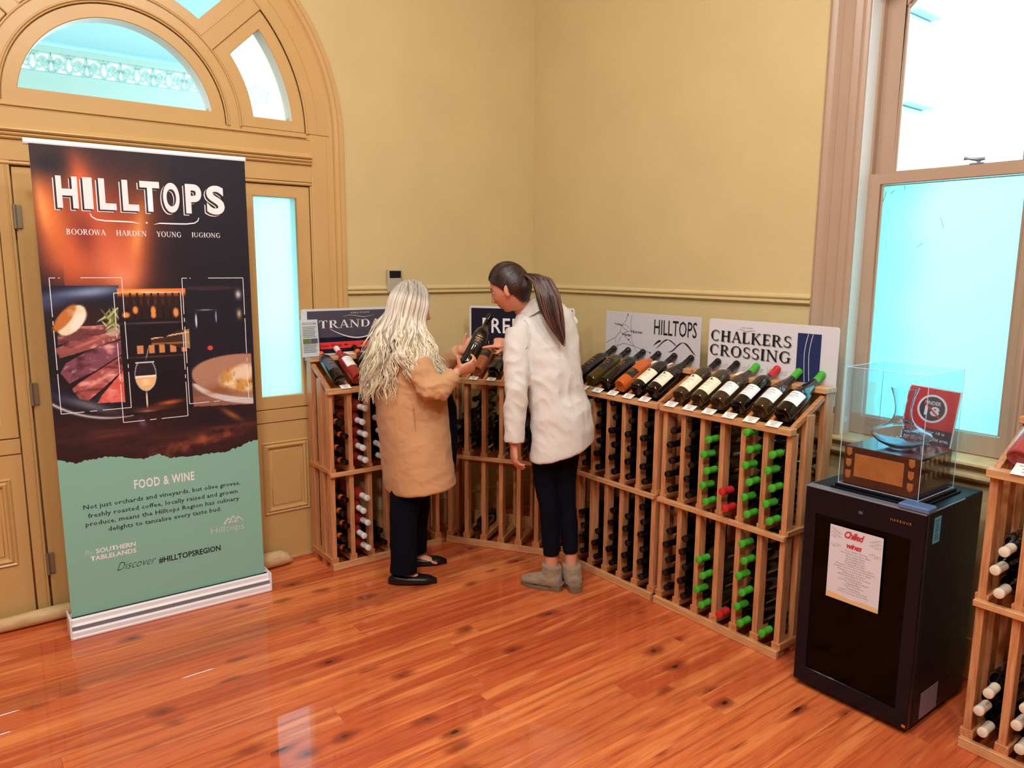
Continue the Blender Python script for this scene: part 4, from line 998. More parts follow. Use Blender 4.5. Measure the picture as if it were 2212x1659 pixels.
# paint marks on the side facing the rack at the right edge
MB().cbox(FW - .0002, .062, .684, FW + .0008, .112, .775, .0002).build('blue_sticker', M['sticker_blue'], fr, label='pale blue printed sticker')
mb = MB()
for i in range(9): mb.box(FW + .0009, .070, .694 + i * .0085, FW + .0011, .104 - (i * 5 % 4) * .004, .698 + i * .0085)
mb.build('sticker_print', M['sticker_ink'], fr)
MB().cbox(FW - .0002, .092, .030, FW + .0008, .225, .128, .0002).build('grey_sticker', M['grey_sticker'], fr, label='grey rating plate')
mn = thing('wine_list', 'white Chilled wines list taped to the fridge door', 'notice'); mn.matrix_world = FM @ Matrix.Translation((.110, -.0015, .402)) @ Matrix.Rotation(RD(-.4), 4, 'Y')
mb = MB(); n = 10; vs = []
for j in range(n + 1):
    for i in (0, 1):
        vs.append((i * .194, -.0022 - .006 * max(0, (j / n - .86)) - .004 * max(0, .15 - j / n), .276 * j / n))
mb.add(vs, [(2 * j, 2 * j + 1, 2 * j + 3, 2 * j + 2) for j in range(n)]); mb.build('sheet', M['paper_warm'], mn, smooth=40)
letters(mn, 'Chilled', .056, .240, .072, .026, M['ink_red'], -.0042, bold=.018, shear=.35, space=.88); letters(mn, 'wines', .066, .204, .056, .020, M['ink_red'], -.0038, bold=.018, shear=.35, space=.88)
for i, s_ in enumerate(['Grove Estate Riesling', 'Grove Estate Sauvignon Blanc', 'Grove Estate Fiano', 'Grove Estate Rose', 'Grove Estate Rosato', 'Freeman Pinot Gris', 'Moppity Lock & Key Sauvignon Blanc', 'Moppity Lock & Key Chardonnay Tumbarumba', 'Moppity Lock & Key Pinot Grigio', 'Ballinaclash Viognier', 'Ballinaclash Bald Dog Riesling', 'Freeman Prosecco', 'Freeman Sparkling Rondinella', 'Trandari Fiano', 'Trandari Chardonnay', 'Trandari Rose', 'Chalkers Crossing Riesling', 'Chalkers Crossing Cherry Wine']):
    w = min(.150, .0040 * len(s_)); letters(mn, s_, .100 - w / 2, .190 - i * .0092, w, .0062, M['ink_grey'], -.0028, res=1, name='list_line')
mb = MB()
def leaf(x, z, a, s):
    d = Vector((cos(RD(a)), sin(RD(a)))); n_ = Vector((-d.y, d.x)); p = Vector((x, z)); q = [p, p + d * s * .5 + n_ * s * .16, p + d * s, p + d * s * .5 - n_ * s * .16]
    mb.add([(v.x, -.0040, v.y) for v in q], [(0, 1, 2, 3)])
for bx, sx_ in ((.012, 1), (.182, -1)):
    for k in range(14):
        x = bx + sx_ * (k % 4) * .009; z = .266 - (k // 4) * .013 - (k % 4) * .004 - (.02 if k > 9 else 0)
        for a in (215, 325): leaf(x, z, a, .010)
mb.build('leaf_print', M['ink_pale'], mn)
flatpoly(mn, [(.001, .001), (.193, .001), (.193, .016), (.14, .020), (.09, .014), (.04, .021), (.001, .024)], M['sand'], -.0030, 'sand_print')

# ------------------------------------------------------------------ trophy case on the fridge
TCM = FM @ Matrix.Translation((.072, .038, .8005)); 
tcs = thing('trophy_case', 'clear acrylic display case on a dark plinth with brass shields', 'trophy case'); tcs.matrix_world = TCM
MB().cbox(0, 0, 0, .322, .318, .008, .002).build('base_tray', M['black_gloss'], tcs); MB().cbox(.010, .012, .008, .312, .306, .018, .002).build('base_plate', M['black_gloss'], tcs)
X0, X1, Y0, Y1, Z0, Z1 = .018, .302, .022, .294, .018, .445
PZ = .142 + .018
pl = MB().cbox(X0 + .010, Y0 + .010, .018, X1 - .010, Y1 - .010, PZ, .002).build('plinth', M['trophy_wood'], tcs)
MB().cbox(.080 - .012, Y0 + .0085, .052, .243 - .0, Y0 + .0105, .136, .0006).build('plaque', M['brass'], pl, label='blank copper-coloured plaque')
def shield(s=1.0):
    pts = [(-.5, .5), (-.42, .60), (-.18, .54), (0, .62), (.18, .54), (.42, .60), (.5, .5), (.46, .3), (.5, .05), (.46, -.25), (.28, -.46), (0, -.62), (-.28, -.46), (-.46, -.25), (-.5, .05), (-.46, .3)]
    return board([[(x * .021 * s, z * .026 * s) for x, z in pts]], -.0012, .0012, .0005)
shm = shield()
for m_ in (0,): shm.materials.append(M['brass'])
for x in (.047, .268):
    for z in (.140, .098, .056): add_obj('shield', shm, pl, loc=(x, Y0 + .0090, z))
shs = shield(.92); shs.materials.append(M['silver'])
for r_ in range(2):
    for k in range(6): add_obj('shield', shs, pl, loc=(X1 - .0090, Y0 + .034 + k * .036, .134 - r_ * .046), rot=(0, 0, pi / 2))
t_ = .003
for nm, b in (('front_panel', (X0, Y0, Z0, X1, Y0 + t_, Z1)), ('back_panel', (X0, Y1 - t_, Z0, X1, Y1, Z1)), ('side_panel', (X0, Y0 + t_, Z0, X0 + t_, Y1 - t_, Z1)), ('side_panel', (X1 - t_, Y0 + t_, Z0, X1, Y1 - t_, Z1)), ('top_panel', (X0, Y0, Z1, X1, Y1, Z1 + t_))):
    MB().box(*b).build(nm, M['acrylic'], tcs)
mb = MB(); e = .0011
cs = [(X0, Y0), (X1, Y0), (X1, Y1), (X0, Y1)]
for (x, y) in cs: mb.tube([(x, y, Z0), (x, y, Z1 + t_)], e, 6)
for z in (Z0, Z1 + t_):
    for i in range(4): mb.tube([(*cs[i], z), (*cs[(i + 1) % 4], z)], e, 6)
mb.build('polished_edges', M['acrylic_edge'], tcs)
dc = thing('decanter', 'wide-based clear glass wine decanter inside the acrylic case', 'decanter'); dc.matrix_world = TCM @ Matrix.Translation((.170, .150, PZ + .0008))
op = [(.0, .004), (.030, .0), (.040, .003), (.075, .020), (.097, .040), (.100, .052), (.092, .063), (.066, .076), (.045, .088), (.034, .104), (.028, .125), (.028, .150), (.034, .180), (.045, .213), (.046, .218)]
ip = [(.044, .218), (.0325, .181), (.0265, .150), (.0262, .125), (.032, .103), (.043, .0855), (.064, .0735), (.0895, .061), (.097, .052), (.094, .041), (.073, .023), (.038, .008), (.0, .008)]
MB().lathe(op + ip, 40, cap=False).build('glass_bowl', M['crystal'], dc, smooth=60)
# age notice on the sill
ag = thing('age_notice', 'red and black UNDER 18 notice standing on the window sill', 'notice'); ag.matrix_world = Matrix.Translation((-.040, -2.432, .879)) @ Matrix.Rotation(-pi / 2, 4, 'Z') @ Matrix.Rotation(RD(-8), 4, 'X') @ Matrix.Rotation(RD(2.5), 4, 'Y')
MB().cbox(0, 0, 0, .195, .003, .262, .0006).build('board', M['lab_white'], ag)
flatpoly(ag, rect(.005, .100, .190, .257), M['sign_red2'], -.0006, 'red_field', label='red upper field'); flatpoly(ag, rect(.005, .004, .190, .100), M['sign_slate2'], -.0006, 'dark_field', label='dark lower field')
def disc(parent, x, z, r, m_, y, nm): return flatpoly(parent, arcp(x, z, r, 0, 354, 36), m_, y, nm)
disc(ag, .100, .178, .056, M['lab_white'], -.0009, 'white_ring'); disc(ag, .100, .178, .048, M['sign_slate2'], -.0012, 'dark_disc')
letters(ag, 'UNDER', .070, .193, .060, .015, M['ink_white'], -.0015, bold=.02); letters(ag, '18', .073, .150, .056, .038, M['ink_white'], -.0015, bold=.04)
mb = MB(); ribbon(mb, [(.066, .200), (.134, .145)], .006, -.0018); mb.build('red_slash', M['sign_red2'], ag)
for i, (tx, w) in enumerate((('Anyone under 18 is', .150), ('not allowed in this area.', .170), ("It's the law.", .11))): letters(ag, tx, .014, .078 - i * .024, w, .014, M['ink_white'], -.0015, bold=.015)

# ------------------------------------------------------------------ pull-up banner
BN = thing('banner_stand', 'tall pull-up HILLTOPS banner with food photographs over green panel', 'banner', (-2.778, -.262, 0), RD(-1.2))
BW = .866
mb = MB(); mb.cbox(0, -.060, .0, BW, .060, .012, .002); mb.build('base_foot', M['alu'], BN)
mb = MB()
bpf = [(-.058, .012), (-.058, .030), (-.052, .034), (-.046, .036), (-.046, .054), (-.040, .058), (-.034, .060), (-.034, .078), (-.022, .086), (.03, .086), (.05, .07), (.055, .012)]
mb.sweep([(.004, 0, 0), (BW - .004, 0, 0)], bpf, [(0, 1, 0)] * 2, [(0, 0, 1)] * 2); mb.build('base_housing', M['alu'], BN)
MB().box(.005, -.0475, .0365, BW - .005, -.0455, .0535).build('grey_stripe', M['alu_grey'], BN, label='grey groove along the base')
MB().box(.012, -.026, .085, BW - .012, -.012, .0875).build('slot', M['sign_navy'], BN)
for x in (0, BW - .008): MB().cbox(x, -.062, .006, x + .008, .058, .094, .003).build('end_cap', M['alu'], BN)
MB().tube([(BW / 2, .012, .08), (BW / 2, .012, 2.06)], .009, 12).build('pole', M['alu'], BN, smooth=40)
mb = MB(); mb.rings([((-.004, 0, 2.068), (0, .012, 0), (0, 0, .013)), ((BW - .016, 0, 2.068), (0, .012, 0), (0, 0, .013))], 16, e=3); mb.build('top_rail', M['alu'], BN, smooth=40)
# printed fabric: the picture is a colour attribute on a fine grid
NX, NZ = 300, 500; U0, UW, ZB, ZT = .013, .830, .690, 2.060
uu, zz = np.meshgrid(np.linspace(0, 1, NX), np.linspace(ZB, ZT, NZ))
rs = np.random.RandomState(3)
def vnoise(fx, fz, seed, oct_=4):
    out = np.zeros_like(uu); amp = 1; tot = 0
    for o_ in range(oct_):
        r = np.random.RandomState(seed + o_); gx, gz = int(fx * 2 ** o_) + 2, int(fz * 2 ** o_) + 2; g = r.rand(gz, gx)
        X = uu * (gx - 1.001); Z = (zz - ZB) / (ZT - ZB) * (gz - 1.001); xi, zi = X.astype(int), Z.astype(int); fx_, fz_ = X - xi, Z - zi
        fx_ = fx_ * fx_ * (3 - 2 * fx_); fz_ = fz_ * fz_ * (3 - 2 * fz_)
        out += amp * (g[zi, xi] * (1 - fx_) * (1 - fz_) + g[zi, xi + 1] * fx_ * (1 - fz_) + g[zi + 1, xi] * (1 - fx_) * fz_ + g[zi + 1, xi + 1] * fx_ * fz_); tot += amp; amp *= .55
    return out / tot
img = np.zeros((NZ, NX, 3)); img[:] = np.array((24, 25, 38))
XM = uu * .83
def over(col, a):
    global img
    a = np.clip(a, 0, 1)[..., None]; img = img * (1 - a) + np.array(col, float) * a
def ell(u0, z0, ru, rz, ang=0, soft=.3):
    c, s = cos(RD(ang)), sin(RD(ang)); X = (uu - u0) * .83; Z = zz - z0; a = (X * c + Z * s) / ru; b = (-X * s + Z * c) / rz
    return np.clip((1 + soft / 2 - np.sqrt(a * a + b * b)) / soft, 0, 1)
def gau(u0, z0, ru, rz, ang=0):
    c, s = cos(RD(ang)), sin(RD(ang)); X = (uu - u0) * .83; Z = zz - z0; a = (X * c + Z * s) / ru; b = (-X * s + Z * c) / rz
    return np.exp(-(a * a + b * b))
def inside(pts):
    r = np.zeros(uu.shape, bool); n = len(pts)
    for i in range(n):
        (x0, y0), (x1, y1) = pts[i], pts[(i + 1) % n]
        if y0 == y1: continue
        c = ((y0 > zz) != (y1 > zz)) & (uu < (x1 - x0) * (zz - y0) / (y1 - y0) + x0); r ^= c
    return r.astype(float)
n1 = vnoise(8, 14, 11); n2 = vnoise(22, 34, 21); n3 = vnoise(9, 70, 31); n4 = vnoise(60, 90, 41, 3)
over((34, 30, 44), gau(.75, 1.9, .3, .3) * .7)
# flame
fl_ = ((200, 92, 58), (236, 124, 62), (250, 176, 104))
over((92, 44, 36), np.clip(gau(.3, 1.72, .26, .30) * 1.1, 0, 1) * (uu < .62) * .9)
over(fl_[0], gau(.26, 1.70, .17, .20)); over((214, 100, 62), gau(.14, 1.62, .08, .12) * .9); over(fl_[0], gau(.22, 1.86, .055, .15, 6) * .95); over((232, 108, 60), gau(.20, 1.93, .032, .09, 10) * .9)
over(fl_[1], gau(.06, 1.79, .055, .17, 8)); over(fl_[2], gau(.035, 1.82, .018, .09, 6) * .7); over(fl_[1], gau(.42, 1.66, .05, .20, -12) * .85); over(fl_[2], gau(.435, 1.70, .02, .12, -12) * .7)
over((226, 116, 80), gau(.33, 1.60, .10, .10)); over((244, 150, 110), gau(.36, 1.54, .06, .05) * .7); over((120, 48, 42), gau(.20, 1.72, .04, .09, 8) * .7); over((30, 26, 38), gau(.07, 1.99, .07, .045) * .9); over((30, 26, 38), np.clip((1.60 - zz) * 6, 0, 1) * (uu < .1) * .8)
over((30, 26, 38), gau(.62, 1.62, .09, .14) * .8)
# lower dark meat band
low = np.clip((.99 - zz) / .05, 0, 1)
over((44, 26, 32), low); over((92, 50, 44), low * gau(.25, .86, .22, .05, -6) * np.clip(n3 * 1.6 - .3, 0, 1)); over((126, 62, 50), low * gau(.7, .80, .26, .045, 10) * np.clip(n3 * 2 - .5, 0, 1) * 1.1); over((168, 92, 66), low * gau(.68, .79, .22, .03, 12) * np.clip(n2 * 3 - 1.5, 0, 1)); over((24, 22, 36), low * gau(.75, .90, .16, .04) * .9)
over((150, 92, 52), low * gau(.86, .90, .05, .012, -35)); over((110, 70, 110), low * gau(.40, .905, .012, .02, 30))
# photo 1 : sliced steak on a plate
p1 = inside([(.0, 1.505), (.335, 1.508), (.335, 1.005), (0, 1.02)])
p1b = inside([(.0, 1.505), (.335, 1.508), (.335, 1.0), (.62, 1.0), (.62, .93), (0, .93)])
sv = img.copy(); over((26, 30, 52), p1); over((150, 172, 214), p1 * gau(.18, 1.475, .13, .022, 8)); over((60, 78, 120), p1 * gau(.06, 1.44, .10, .03, 10)); over((24, 24, 34), p1 * ell(.18, 1.24, .19, .20, 0, .3))
over((56, 30, 34), p1 * gau(.17, 1.36, .12, .07) * .9)
SL_ = ((((.05, 1.30), (.16, 1.335), (.34, 1.345), (.34, 1.315), (.14, 1.29), (.05, 1.27)), (116, 62, 66)), (((.03, 1.245), (.10, 1.275), (.31, 1.312), (.335, 1.285), (.18, 1.245), (.05, 1.215)), (150, 84, 84)),
       (((.045, 1.145), (.07, 1.185), (.20, 1.245), (.33, 1.275), (.34, 1.225), (.20, 1.155), (.08, 1.105)), (128, 76, 92)), (((.09, 1.075), (.12, 1.10), (.32, 1.205), (.34, 1.155), (.23, 1.075), (.16, 1.03), (.12, 1.035)), (168, 84, 84)),
       (((.20, 1.005), (.22, 1.04), (.32, 1.14), (.345, 1.13), (.335, 1.005)), (218, 92, 84)))
for q_, (a_, b_) in enumerate(SL_):
    k = p1 * inside([(x + .004 * sin(i * 5 + q_), z + .004 * cos(i * 7)) for i, (x, z) in enumerate(a_)]); over((34, 18, 26), p1 * inside([(x + .006, z - .010) for x, z in a_])); over(b_, k)
    rot = vnoise(14, 46, 61 + q_, 3); over((240, 178, 170), k * np.clip(rot * 4.2 - 2.5, 0, 1) * .9); over((62, 28, 40), k * np.clip(1.75 - rot * 4.4, 0, 1) * .9); over((250, 222, 214), k * np.clip(n4 * 5 - 3.5, 0, 1) * .6)
over((236, 168, 150), p1 * gau(.21, 1.105, .06, .006, 32) * .8); over((214, 130, 118), p1 * gau(.18, 1.27, .07, .006, 20) * .8); over((236, 126, 116), p1 * gau(.28, 1.03, .04, .03) * np.clip(n4 * 2, 0, 1) * .7)
over((236, 226, 196), p1 * ell(.115, 1.365, .040, .072, -38, .12)); over((196, 118, 58), p1 * ell(.085, 1.375, .022, .066, -38, .3) * np.clip(n2 * 2.6 - .5, 0, 1)); over((252, 248, 232), p1 * ell(.145, 1.36, .018, .045, -38, .4) * .7)
for k in range(26):
    a = rs.uniform(15, 165); x0, z0 = .275 + rs.uniform(-.03, .05), 1.375 + rs.uniform(-.045, .035); ln = rs.uniform(.018, .036)
    over(((150, 160, 84), (206, 210, 150), (96, 110, 56))[k % 3], p1 * ell(x0, z0, ln, .0028, a - 20 * (k % 5), .5))
over((206, 196, 170), p1 * ell(.30, 1.31, .03, .018, 10, .3) * .7)
d_ = np.abs(np.sqrt(((uu - .30) * .83 / .36) ** 2 + ((zz - 1.24) / .30) ** 2) - 1) ; pm = (zz < 1.10) * (uu < .36) * (uu > 0)
over((176, 180, 190), pm * np.clip(1 - d_ / .030, 0, 1) * np.clip((.34 - uu) * 8, 0, 1)); over((216, 220, 228), pm * np.clip(1 - np.abs(d_ - .0) / .010, 0, 1)); over((120, 126, 140), gau(.16, 1.005, .10, .018, -22) * .8)
# photo 2 : wine poured in a bar
p2 = inside([(.325, 1.492), (.655, 1.490), (.655, .945), (.325, .945)])
over((20, 18, 30), p2); over((236, 122, 50), p2 * (zz > 1.455) * np.clip((zz - 1.45) * 40, 0, 1)); over((255, 190, 120), p2 * gau(.44, 1.478, .10, .009)); over((96, 48, 34), p2 * gau(.49, 1.435, .13, .02))
for k in range(9):
    x = .35 + k * .034; over((40, 26, 30), p2 * (np.abs(uu - x) < .012) * (zz < 1.45) * (zz > 1.36)); over((40, 26, 30), p2 * (np.abs(uu - x) < .005) * (zz < 1.475) * (zz > 1.44))
for x, z, w, h in ((.36, 1.38, .014, .012), (.405, 1.40, .010, .016), (.49, 1.395, .010, .02), (.49, 1.375, .010, .012), (.60, 1.385, .011, .02)): over((236, 150, 76), p2 * ell(x, z, w, h, 0, .6))
over((92, 74, 80), p2 * gau(.5, 1.343, .16, .004)); over((86, 66, 62), p2 * gau(.5, 1.195, .16, .003))
for x in (.415, .47, .52, .575, .63): over((206, 140, 92), p2 * (np.abs(uu - x) < .014) * (np.abs(zz - 1.228) < .017))
bt_ = inside([(.47, 1.277), (.545, 1.280), (.60, 1.306), (.66, 1.308), (.66, 1.222), (.60, 1.232), (.545, 1.248), (.47, 1.246)]); over((60, 40, 34), bt_); over((226, 190, 150), bt_ * (np.abs(zz - 1.2735 - (uu - .47) * .12) < .003)); over((150, 96, 60), bt_ * (np.abs(zz - 1.25) < .003)); over((214, 178, 120), bt_ * (uu > .635) * .7)
over((226, 196, 170), p2 * ell(.447, 1.212, .0016, .030, -14, .5) * .8)
gl = ell(.432, 1.118, .042, .070, 0, .06) * (zz < 1.172) * p2; over((38, 34, 48), gl * .8); over((238, 190, 130), gl * (zz < 1.110)); over((252, 220, 170), gl * (zz < 1.098) * (zz > 1.07) * np.clip(1.2 - np.abs(uu - .43) * 40, 0, 1)); over((255, 244, 226), gl * (np.abs(zz - 1.110) < .003))
over((206, 214, 232), (np.abs(ell(.432, 1.118, .042, .070, 0, 2) - .5) < .018) * (zz < 1.172) * p2 * .8); over((206, 214, 232), p2 * (np.abs(zz - 1.172) < .002) * (np.abs(uu - .432) < .045)); over((236, 222, 206), p2 * ell(.430, 1.005, .0024, .045, 0, .5)); over((210, 160, 130), p2 * gau(.43, .958, .035, .006)); over((255, 236, 220), p2 * gau(.43, .958, .012, .003))
over((198, 96, 46), p2 * gau(.54, .985, .05, .010, 4)); over((96, 52, 40), p2 * gau(.46, .965, .09, .012))
# photo 3 : pasta bowl, dark glass
p3_ = inside([(.660, 1.52), (.985, 1.515), (.985, .94), (.660, .955)])
over((24, 26, 42), p3_); over((74, 50, 52), p3_ * ell(.78, 1.49, .12, .010, 0, .5) * .6); over((206, 214, 232), p3_ * ell(.700, 1.345, .004, .030, 0, .6)); over((150, 160, 190), p3_ * ell(.805, 1.36, .003, .026, 0, .6)); over((190, 198, 214), p3_ * gau(.75, 1.392, .03, .002)); over((210, 206, 196), p3_ * gau(.93, 1.46, .012, .018)); over((196, 170, 140), p3_ * gau(.93, 1.37, .010, .02))
over((222, 72, 66), p3_ * ell(.765, 1.219, .012, .011, 0, .3)); over((120, 84, 76), p3_ * inside([(.66, 1.0), (.985, .985), (.985, .94), (.66, .955)])); over((150, 106, 88), p3_ * inside([(.66, 1.07), (.80, 1.0), (.985, .96), (.985, .94), (.66, .955)]) * .8)
bw = ell(1.0, 1.075, .285, .105, -6, .05) * p3_; over((176, 132, 108), bw); over((212, 204, 206), ell(1.0, 1.060, .29, .120, -6, .05) * p3_ * (1 - bw) * (zz < 1.06)); over((120, 78, 60), bw * gau(.86, 1.02, .12, .03) * .7)
ps = p3_ * ell(.93, 1.065, .10, .062, 0, .35); over((206, 156, 84), ps); over((244, 222, 178), ps * np.clip(n2 * 3 - 1.2, 0, 1)); over((120, 72, 44), ps * np.clip(n4 * 4 - 2.3, 0, 1) * .8); over((236, 214, 186), p3_ * ell(.945, 1.10, .05, .035, 10, .5) * np.clip(n4 * 2.4, 0, 1)); over((150, 96, 50), p3_ * gau(.80, 1.02, .05, .012, 8))
img += (n4[..., None] - .5) * 7
img = np.clip(img, 0, 255) / 255.0
lc = np.where(img <= .04045, img / 12.92, ((img + .055) / 1.055) ** 2.4)
bow = lambda u, z: -.012 - .0035 * np.sin(np.pi * u) * 0 + .0018 * np.sin(3.1 * u + z)
co = np.stack([U0 + uu * UW, np.full_like(uu, -.0185), zz], -1).reshape(-1, 3)
idx = np.arange(NX * NZ).reshape(NZ, NX)
q = np.stack([idx[:-1, :-1], idx[:-1, 1:], idx[1:, 1:], idx[1:, :-1]], -1).reshape(-1, 4)
me = bpy.data.meshes.new('print'); me.vertices.add(len(co)); me.vertices.foreach_set('co', co.ravel())
me.loops.add(q.size); me.loops.foreach_set('vertex_index', q.ravel().astype(np.int32)); me.polygons.add(len(q)); me.polygons.foreach_set('loop_start', np.arange(0, q.size, 4, dtype=np.int32)); me.update(calc_edges=True)
ca = me.color_attributes.new('Col', 'FLOAT_COLOR', 'POINT'); ca.data.foreach_set('color', np.concatenate([lc.reshape(-1, 3), np.ones((len(co), 1))], 1).ravel().astype(np.float32))
me.materials.append(M['banner_print']); pr = add_obj('photo_print', me, BN, label='printed food and wine photographs')
MB().box(U0, -.0180, .084, U0 + UW, -.0172, 2.060).build('fabric', M['fabric_dark'], BN)
# torn-edged green panel
rs2 = random.Random(5); prof_t = [(0, .764), (.04, .752), (.082, .740), (.11, .747), (.157, .750), (.21, .752), (.264, .746), (.31, .738), (.395, .722), (.44, .730), (.466, .735), (.52, .712), (.57, .706), (.68, .703), (.75, .706), (.807, .700), (.85, .712), (.90, .718), (.94, .735), (1.0, .742)]
edge = []
for (a, b) in zip(prof_t[:-1], prof_t[1:]):
    for k in range(6): t = k / 6; edge.append((a[0] + (b[0] - a[0]) * t, a[1] + (b[1] - a[1]) * t + rs2.uniform(-.0035, .0035)))
edge.append(prof_t[-1])
ep = [(U0 + u * UW, z + .022) for u, z in edge]
vs = [(x, -.0190, z) for x, z in ep] + [(x, -.0190, .086) for x, z in ep]; n = len(ep)
MB().add(vs, [(i, i + 1, n + i + 1, n + i) for i in range(n - 1)]).build('green_panel', M['banner_green'], BN, label='sage green lower panel')
BX = lambda u: U0 + u * UW
def title():
    for ch, u0, u1 in (('H', .098, .186), ('I', .212, .250), ('L', .280, .352), ('L', .384, .456), ('T', .466, .556), ('O', .574, .652), ('P', .684, .762), ('S', .790, .880)):
        for dx, dz, m_, y, b in ((-.011, -.009, M['ink_white'], -.0193, .036), (-.0068, -.0056, M['title_gap'], -.0196, .046), (0, 0, M['ink_white'], -.0200, .036)):
            g_ = b * .10; letters(BN, ch, BX(u0) + dx - g_ * .3, 1.818 + dz - g_ * .3, (u1 - u0) * UW + g_ * .6, .124 + g_ * .6, m_, y, bold=b, name='banner_title', res=6)
title()
mb = MB(); 
ribbon(mb, [(BX(.232 + .0), 1.800), (BX(.240), 1.786), (BX(.26), 1.776), (BX(.30), 1.772), (BX(.36), 1.772), (BX(.42), 1.771), (BX(.456), 1.764)], [.003, .0045, .005, .0055, .006, .005, .001], -.0196)
ribbon(mb, [(BX(.520), 1.764), (BX(.55), 1.770), (BX(.62), 1.770), (BX(.68), 1.771), (BX(.72), 1.776), (BX(.738), 1.786), (BX(.744), 1.800)], [.001, .005, .006, .0055, .005, .0045, .003], -.0196)
mb.add([(BX(.487) + .004 * cos(a * pi / 4), -.0196, 1.770 + .004 * sin(a * pi / 4)) for a in range(8)], [tuple(range(8))]); mb.build('banner_flourish', M['ink_white'], BN)
for tx, u, w in (('BOOROWA', .125, .142), ('HARDEN', .343, .116), ('YOUNG', .530, .100), ('JUGIONG', .703, .122)): serif(BN, tx, BX(u), 1.712, w, .024, M['ink_white'], -.0196, name='town_name')
mb = MB()
for (a, b, c, d) in ((.035, 1.538, .352, .979), (.310, 1.474, .628, .916), (.640, 1.535, .960, .970)):
    pts = [(BX(a), b), (BX(c), b), (BX(c), d), (BX(a), d)]
    for i in range(4):
        p, q_ = Vector(pts[i]), Vector(pts[(i + 1) % 4]); cuts = [(0, .08), (.12, .14), (.42, 1)] if i == 0 else ([(0, .30), (.33, .62), (.66, .69), (.72, 1)] if i % 2 else [(0, .42), (.50, .60), (.68, 1)])
        for s_, e_ in cuts: ribbon(mb, [tuple(p + (q_ - p) * s_), tuple(p + (q_ - p) * e_)], .0028, -.0193)
mb.build('white_frames', M['ink_white'], BN)
letters(BN, 'FOOD & WINE', BX(.338), .612, .252, .042, M['ink_white'], -.0196, bold=.02, space=1.1, name='heading')
for i, (tx, a, b) in enumerate((('Not just orchards and vineyards, but olive groves,', .095, .887), ('freshly roasted coffee, locally raised and grown', .113, .870), ('produce, means the Hilltops Region has culinary', .099, .877), ('delights to tansalise every taste bud.', .20, .775))):
    letters(BN, tx, BX(a), .549 - i * .0365 - (.003 if i else 0), (b - a) * UW, .027, M['ink_green'], -.0196, bold=.008, name='paragraph_line', res=1)
letters(BN, 'Hilltops', BX(.712), .326, .152, .040, M['ink_silver'], -.0196, bold=-.012, name='logo_text')
mb = MB()
for k, (x, h) in enumerate(((.800, .026), (.828, .034), (.858, .026))): ribbon(mb, [(BX(x) - .012, .374), (BX(x) + .008, .374 + h), (BX(x) + .030, .374)], [.010, .009, .003], -.0196)
mb.build('logo_mark', M['ink_silver'], BN)
letters(BN, 'The', BX(.085), .350, .030, .024, M['ink_silver'], -.0196, shear=.5, bold=-.01, name='logo_text'); letters(BN, 'SOUTHERN', BX(.135), .352, .157, .021, M['ink_white'], -.0196, bold=.02, name='logo_text'); letters(BN, 'TABLELANDS', BX(.108), .322, .180, .021, M['ink_white'], -.0196, bold=.02, name='logo_text')
letters(BN, 'Discover', BX(.226), .254, .160, .036, M['ink_green'], -.0196, shear=.5, bold=-.015, name='hashtag_text'); letters(BN, '#HILLTOPSREGION', BX(.431), .246, .272, .030, M['ink'], -.0196, bold=.02, name='hashtag_text')
# ------------------------------------------------------------------ people
from mathutils import noise as mnoise
CAM = Vector((-3.104, -3.823, 0)); RHV = Vector((sin(YAW), -cos(YAW), 0)); FHV = Vector((cos(YAW), sin(YAW), 0))
def person(label, s0, t0):
    return thing('person', label, 'person', CAM + RHV * s0 + FHV * t0, YAW - pi / 2)
def remesh(mb, vox, smooth_it=4, fac=.5):
    me = mb.mesh('src', []); ob = bpy.data.objects.new('src', me); COL.objects.link(ob)
    md = ob.modifiers.new('r', 'REMESH'); md.mode = 'VOXEL'; md.voxel_size = vox; md.adaptivity = 0
    if smooth_it: sm = ob.modifiers.new('s', 'SMOOTH'); sm.iterations = smooth_it; sm.factor = fac
    dg = bpy.context.evaluated_depsgraph_get(); dg.update()
    out = bpy.data.meshes.new_from_object(ob.evaluated_get(dg)); bpy.data.objects.remove(ob)
    out.polygons.foreach_set('use_smooth', [True] * len(out.polygons)); return out
def coords(me):
    a = np.empty(len(me.vertices) * 3); me.vertices.foreach_get('co', a); return a.reshape(-1, 3)
def setco(me, a): me.vertices.foreach_set('co', a.ravel()); me.update()
def normals(me):
    a = np.empty(len(me.vertices) * 3); me.vertices.foreach_get('normal', a); return a.reshape(-1, 3)
def setcol(me, rgb):
    c = np.clip(rgb, 0, 255) / 255; l = np.where(c <= .04045, c / 12.92, ((c + .055) / 1.055) ** 2.4)
    ca = me.color_attributes.new('Col', 'FLOAT_COLOR', 'POINT'); ca.data.foreach_set('color', np.concatenate([l, np.ones((len(l), 1))], 1).ravel().astype(np.float32))
def sstep(x, a, b): t = np.clip((x - a) / (b - a), 0, 1); return t * t * (3 - 2 * t)
HA = np.array((.094, .0745, .116))
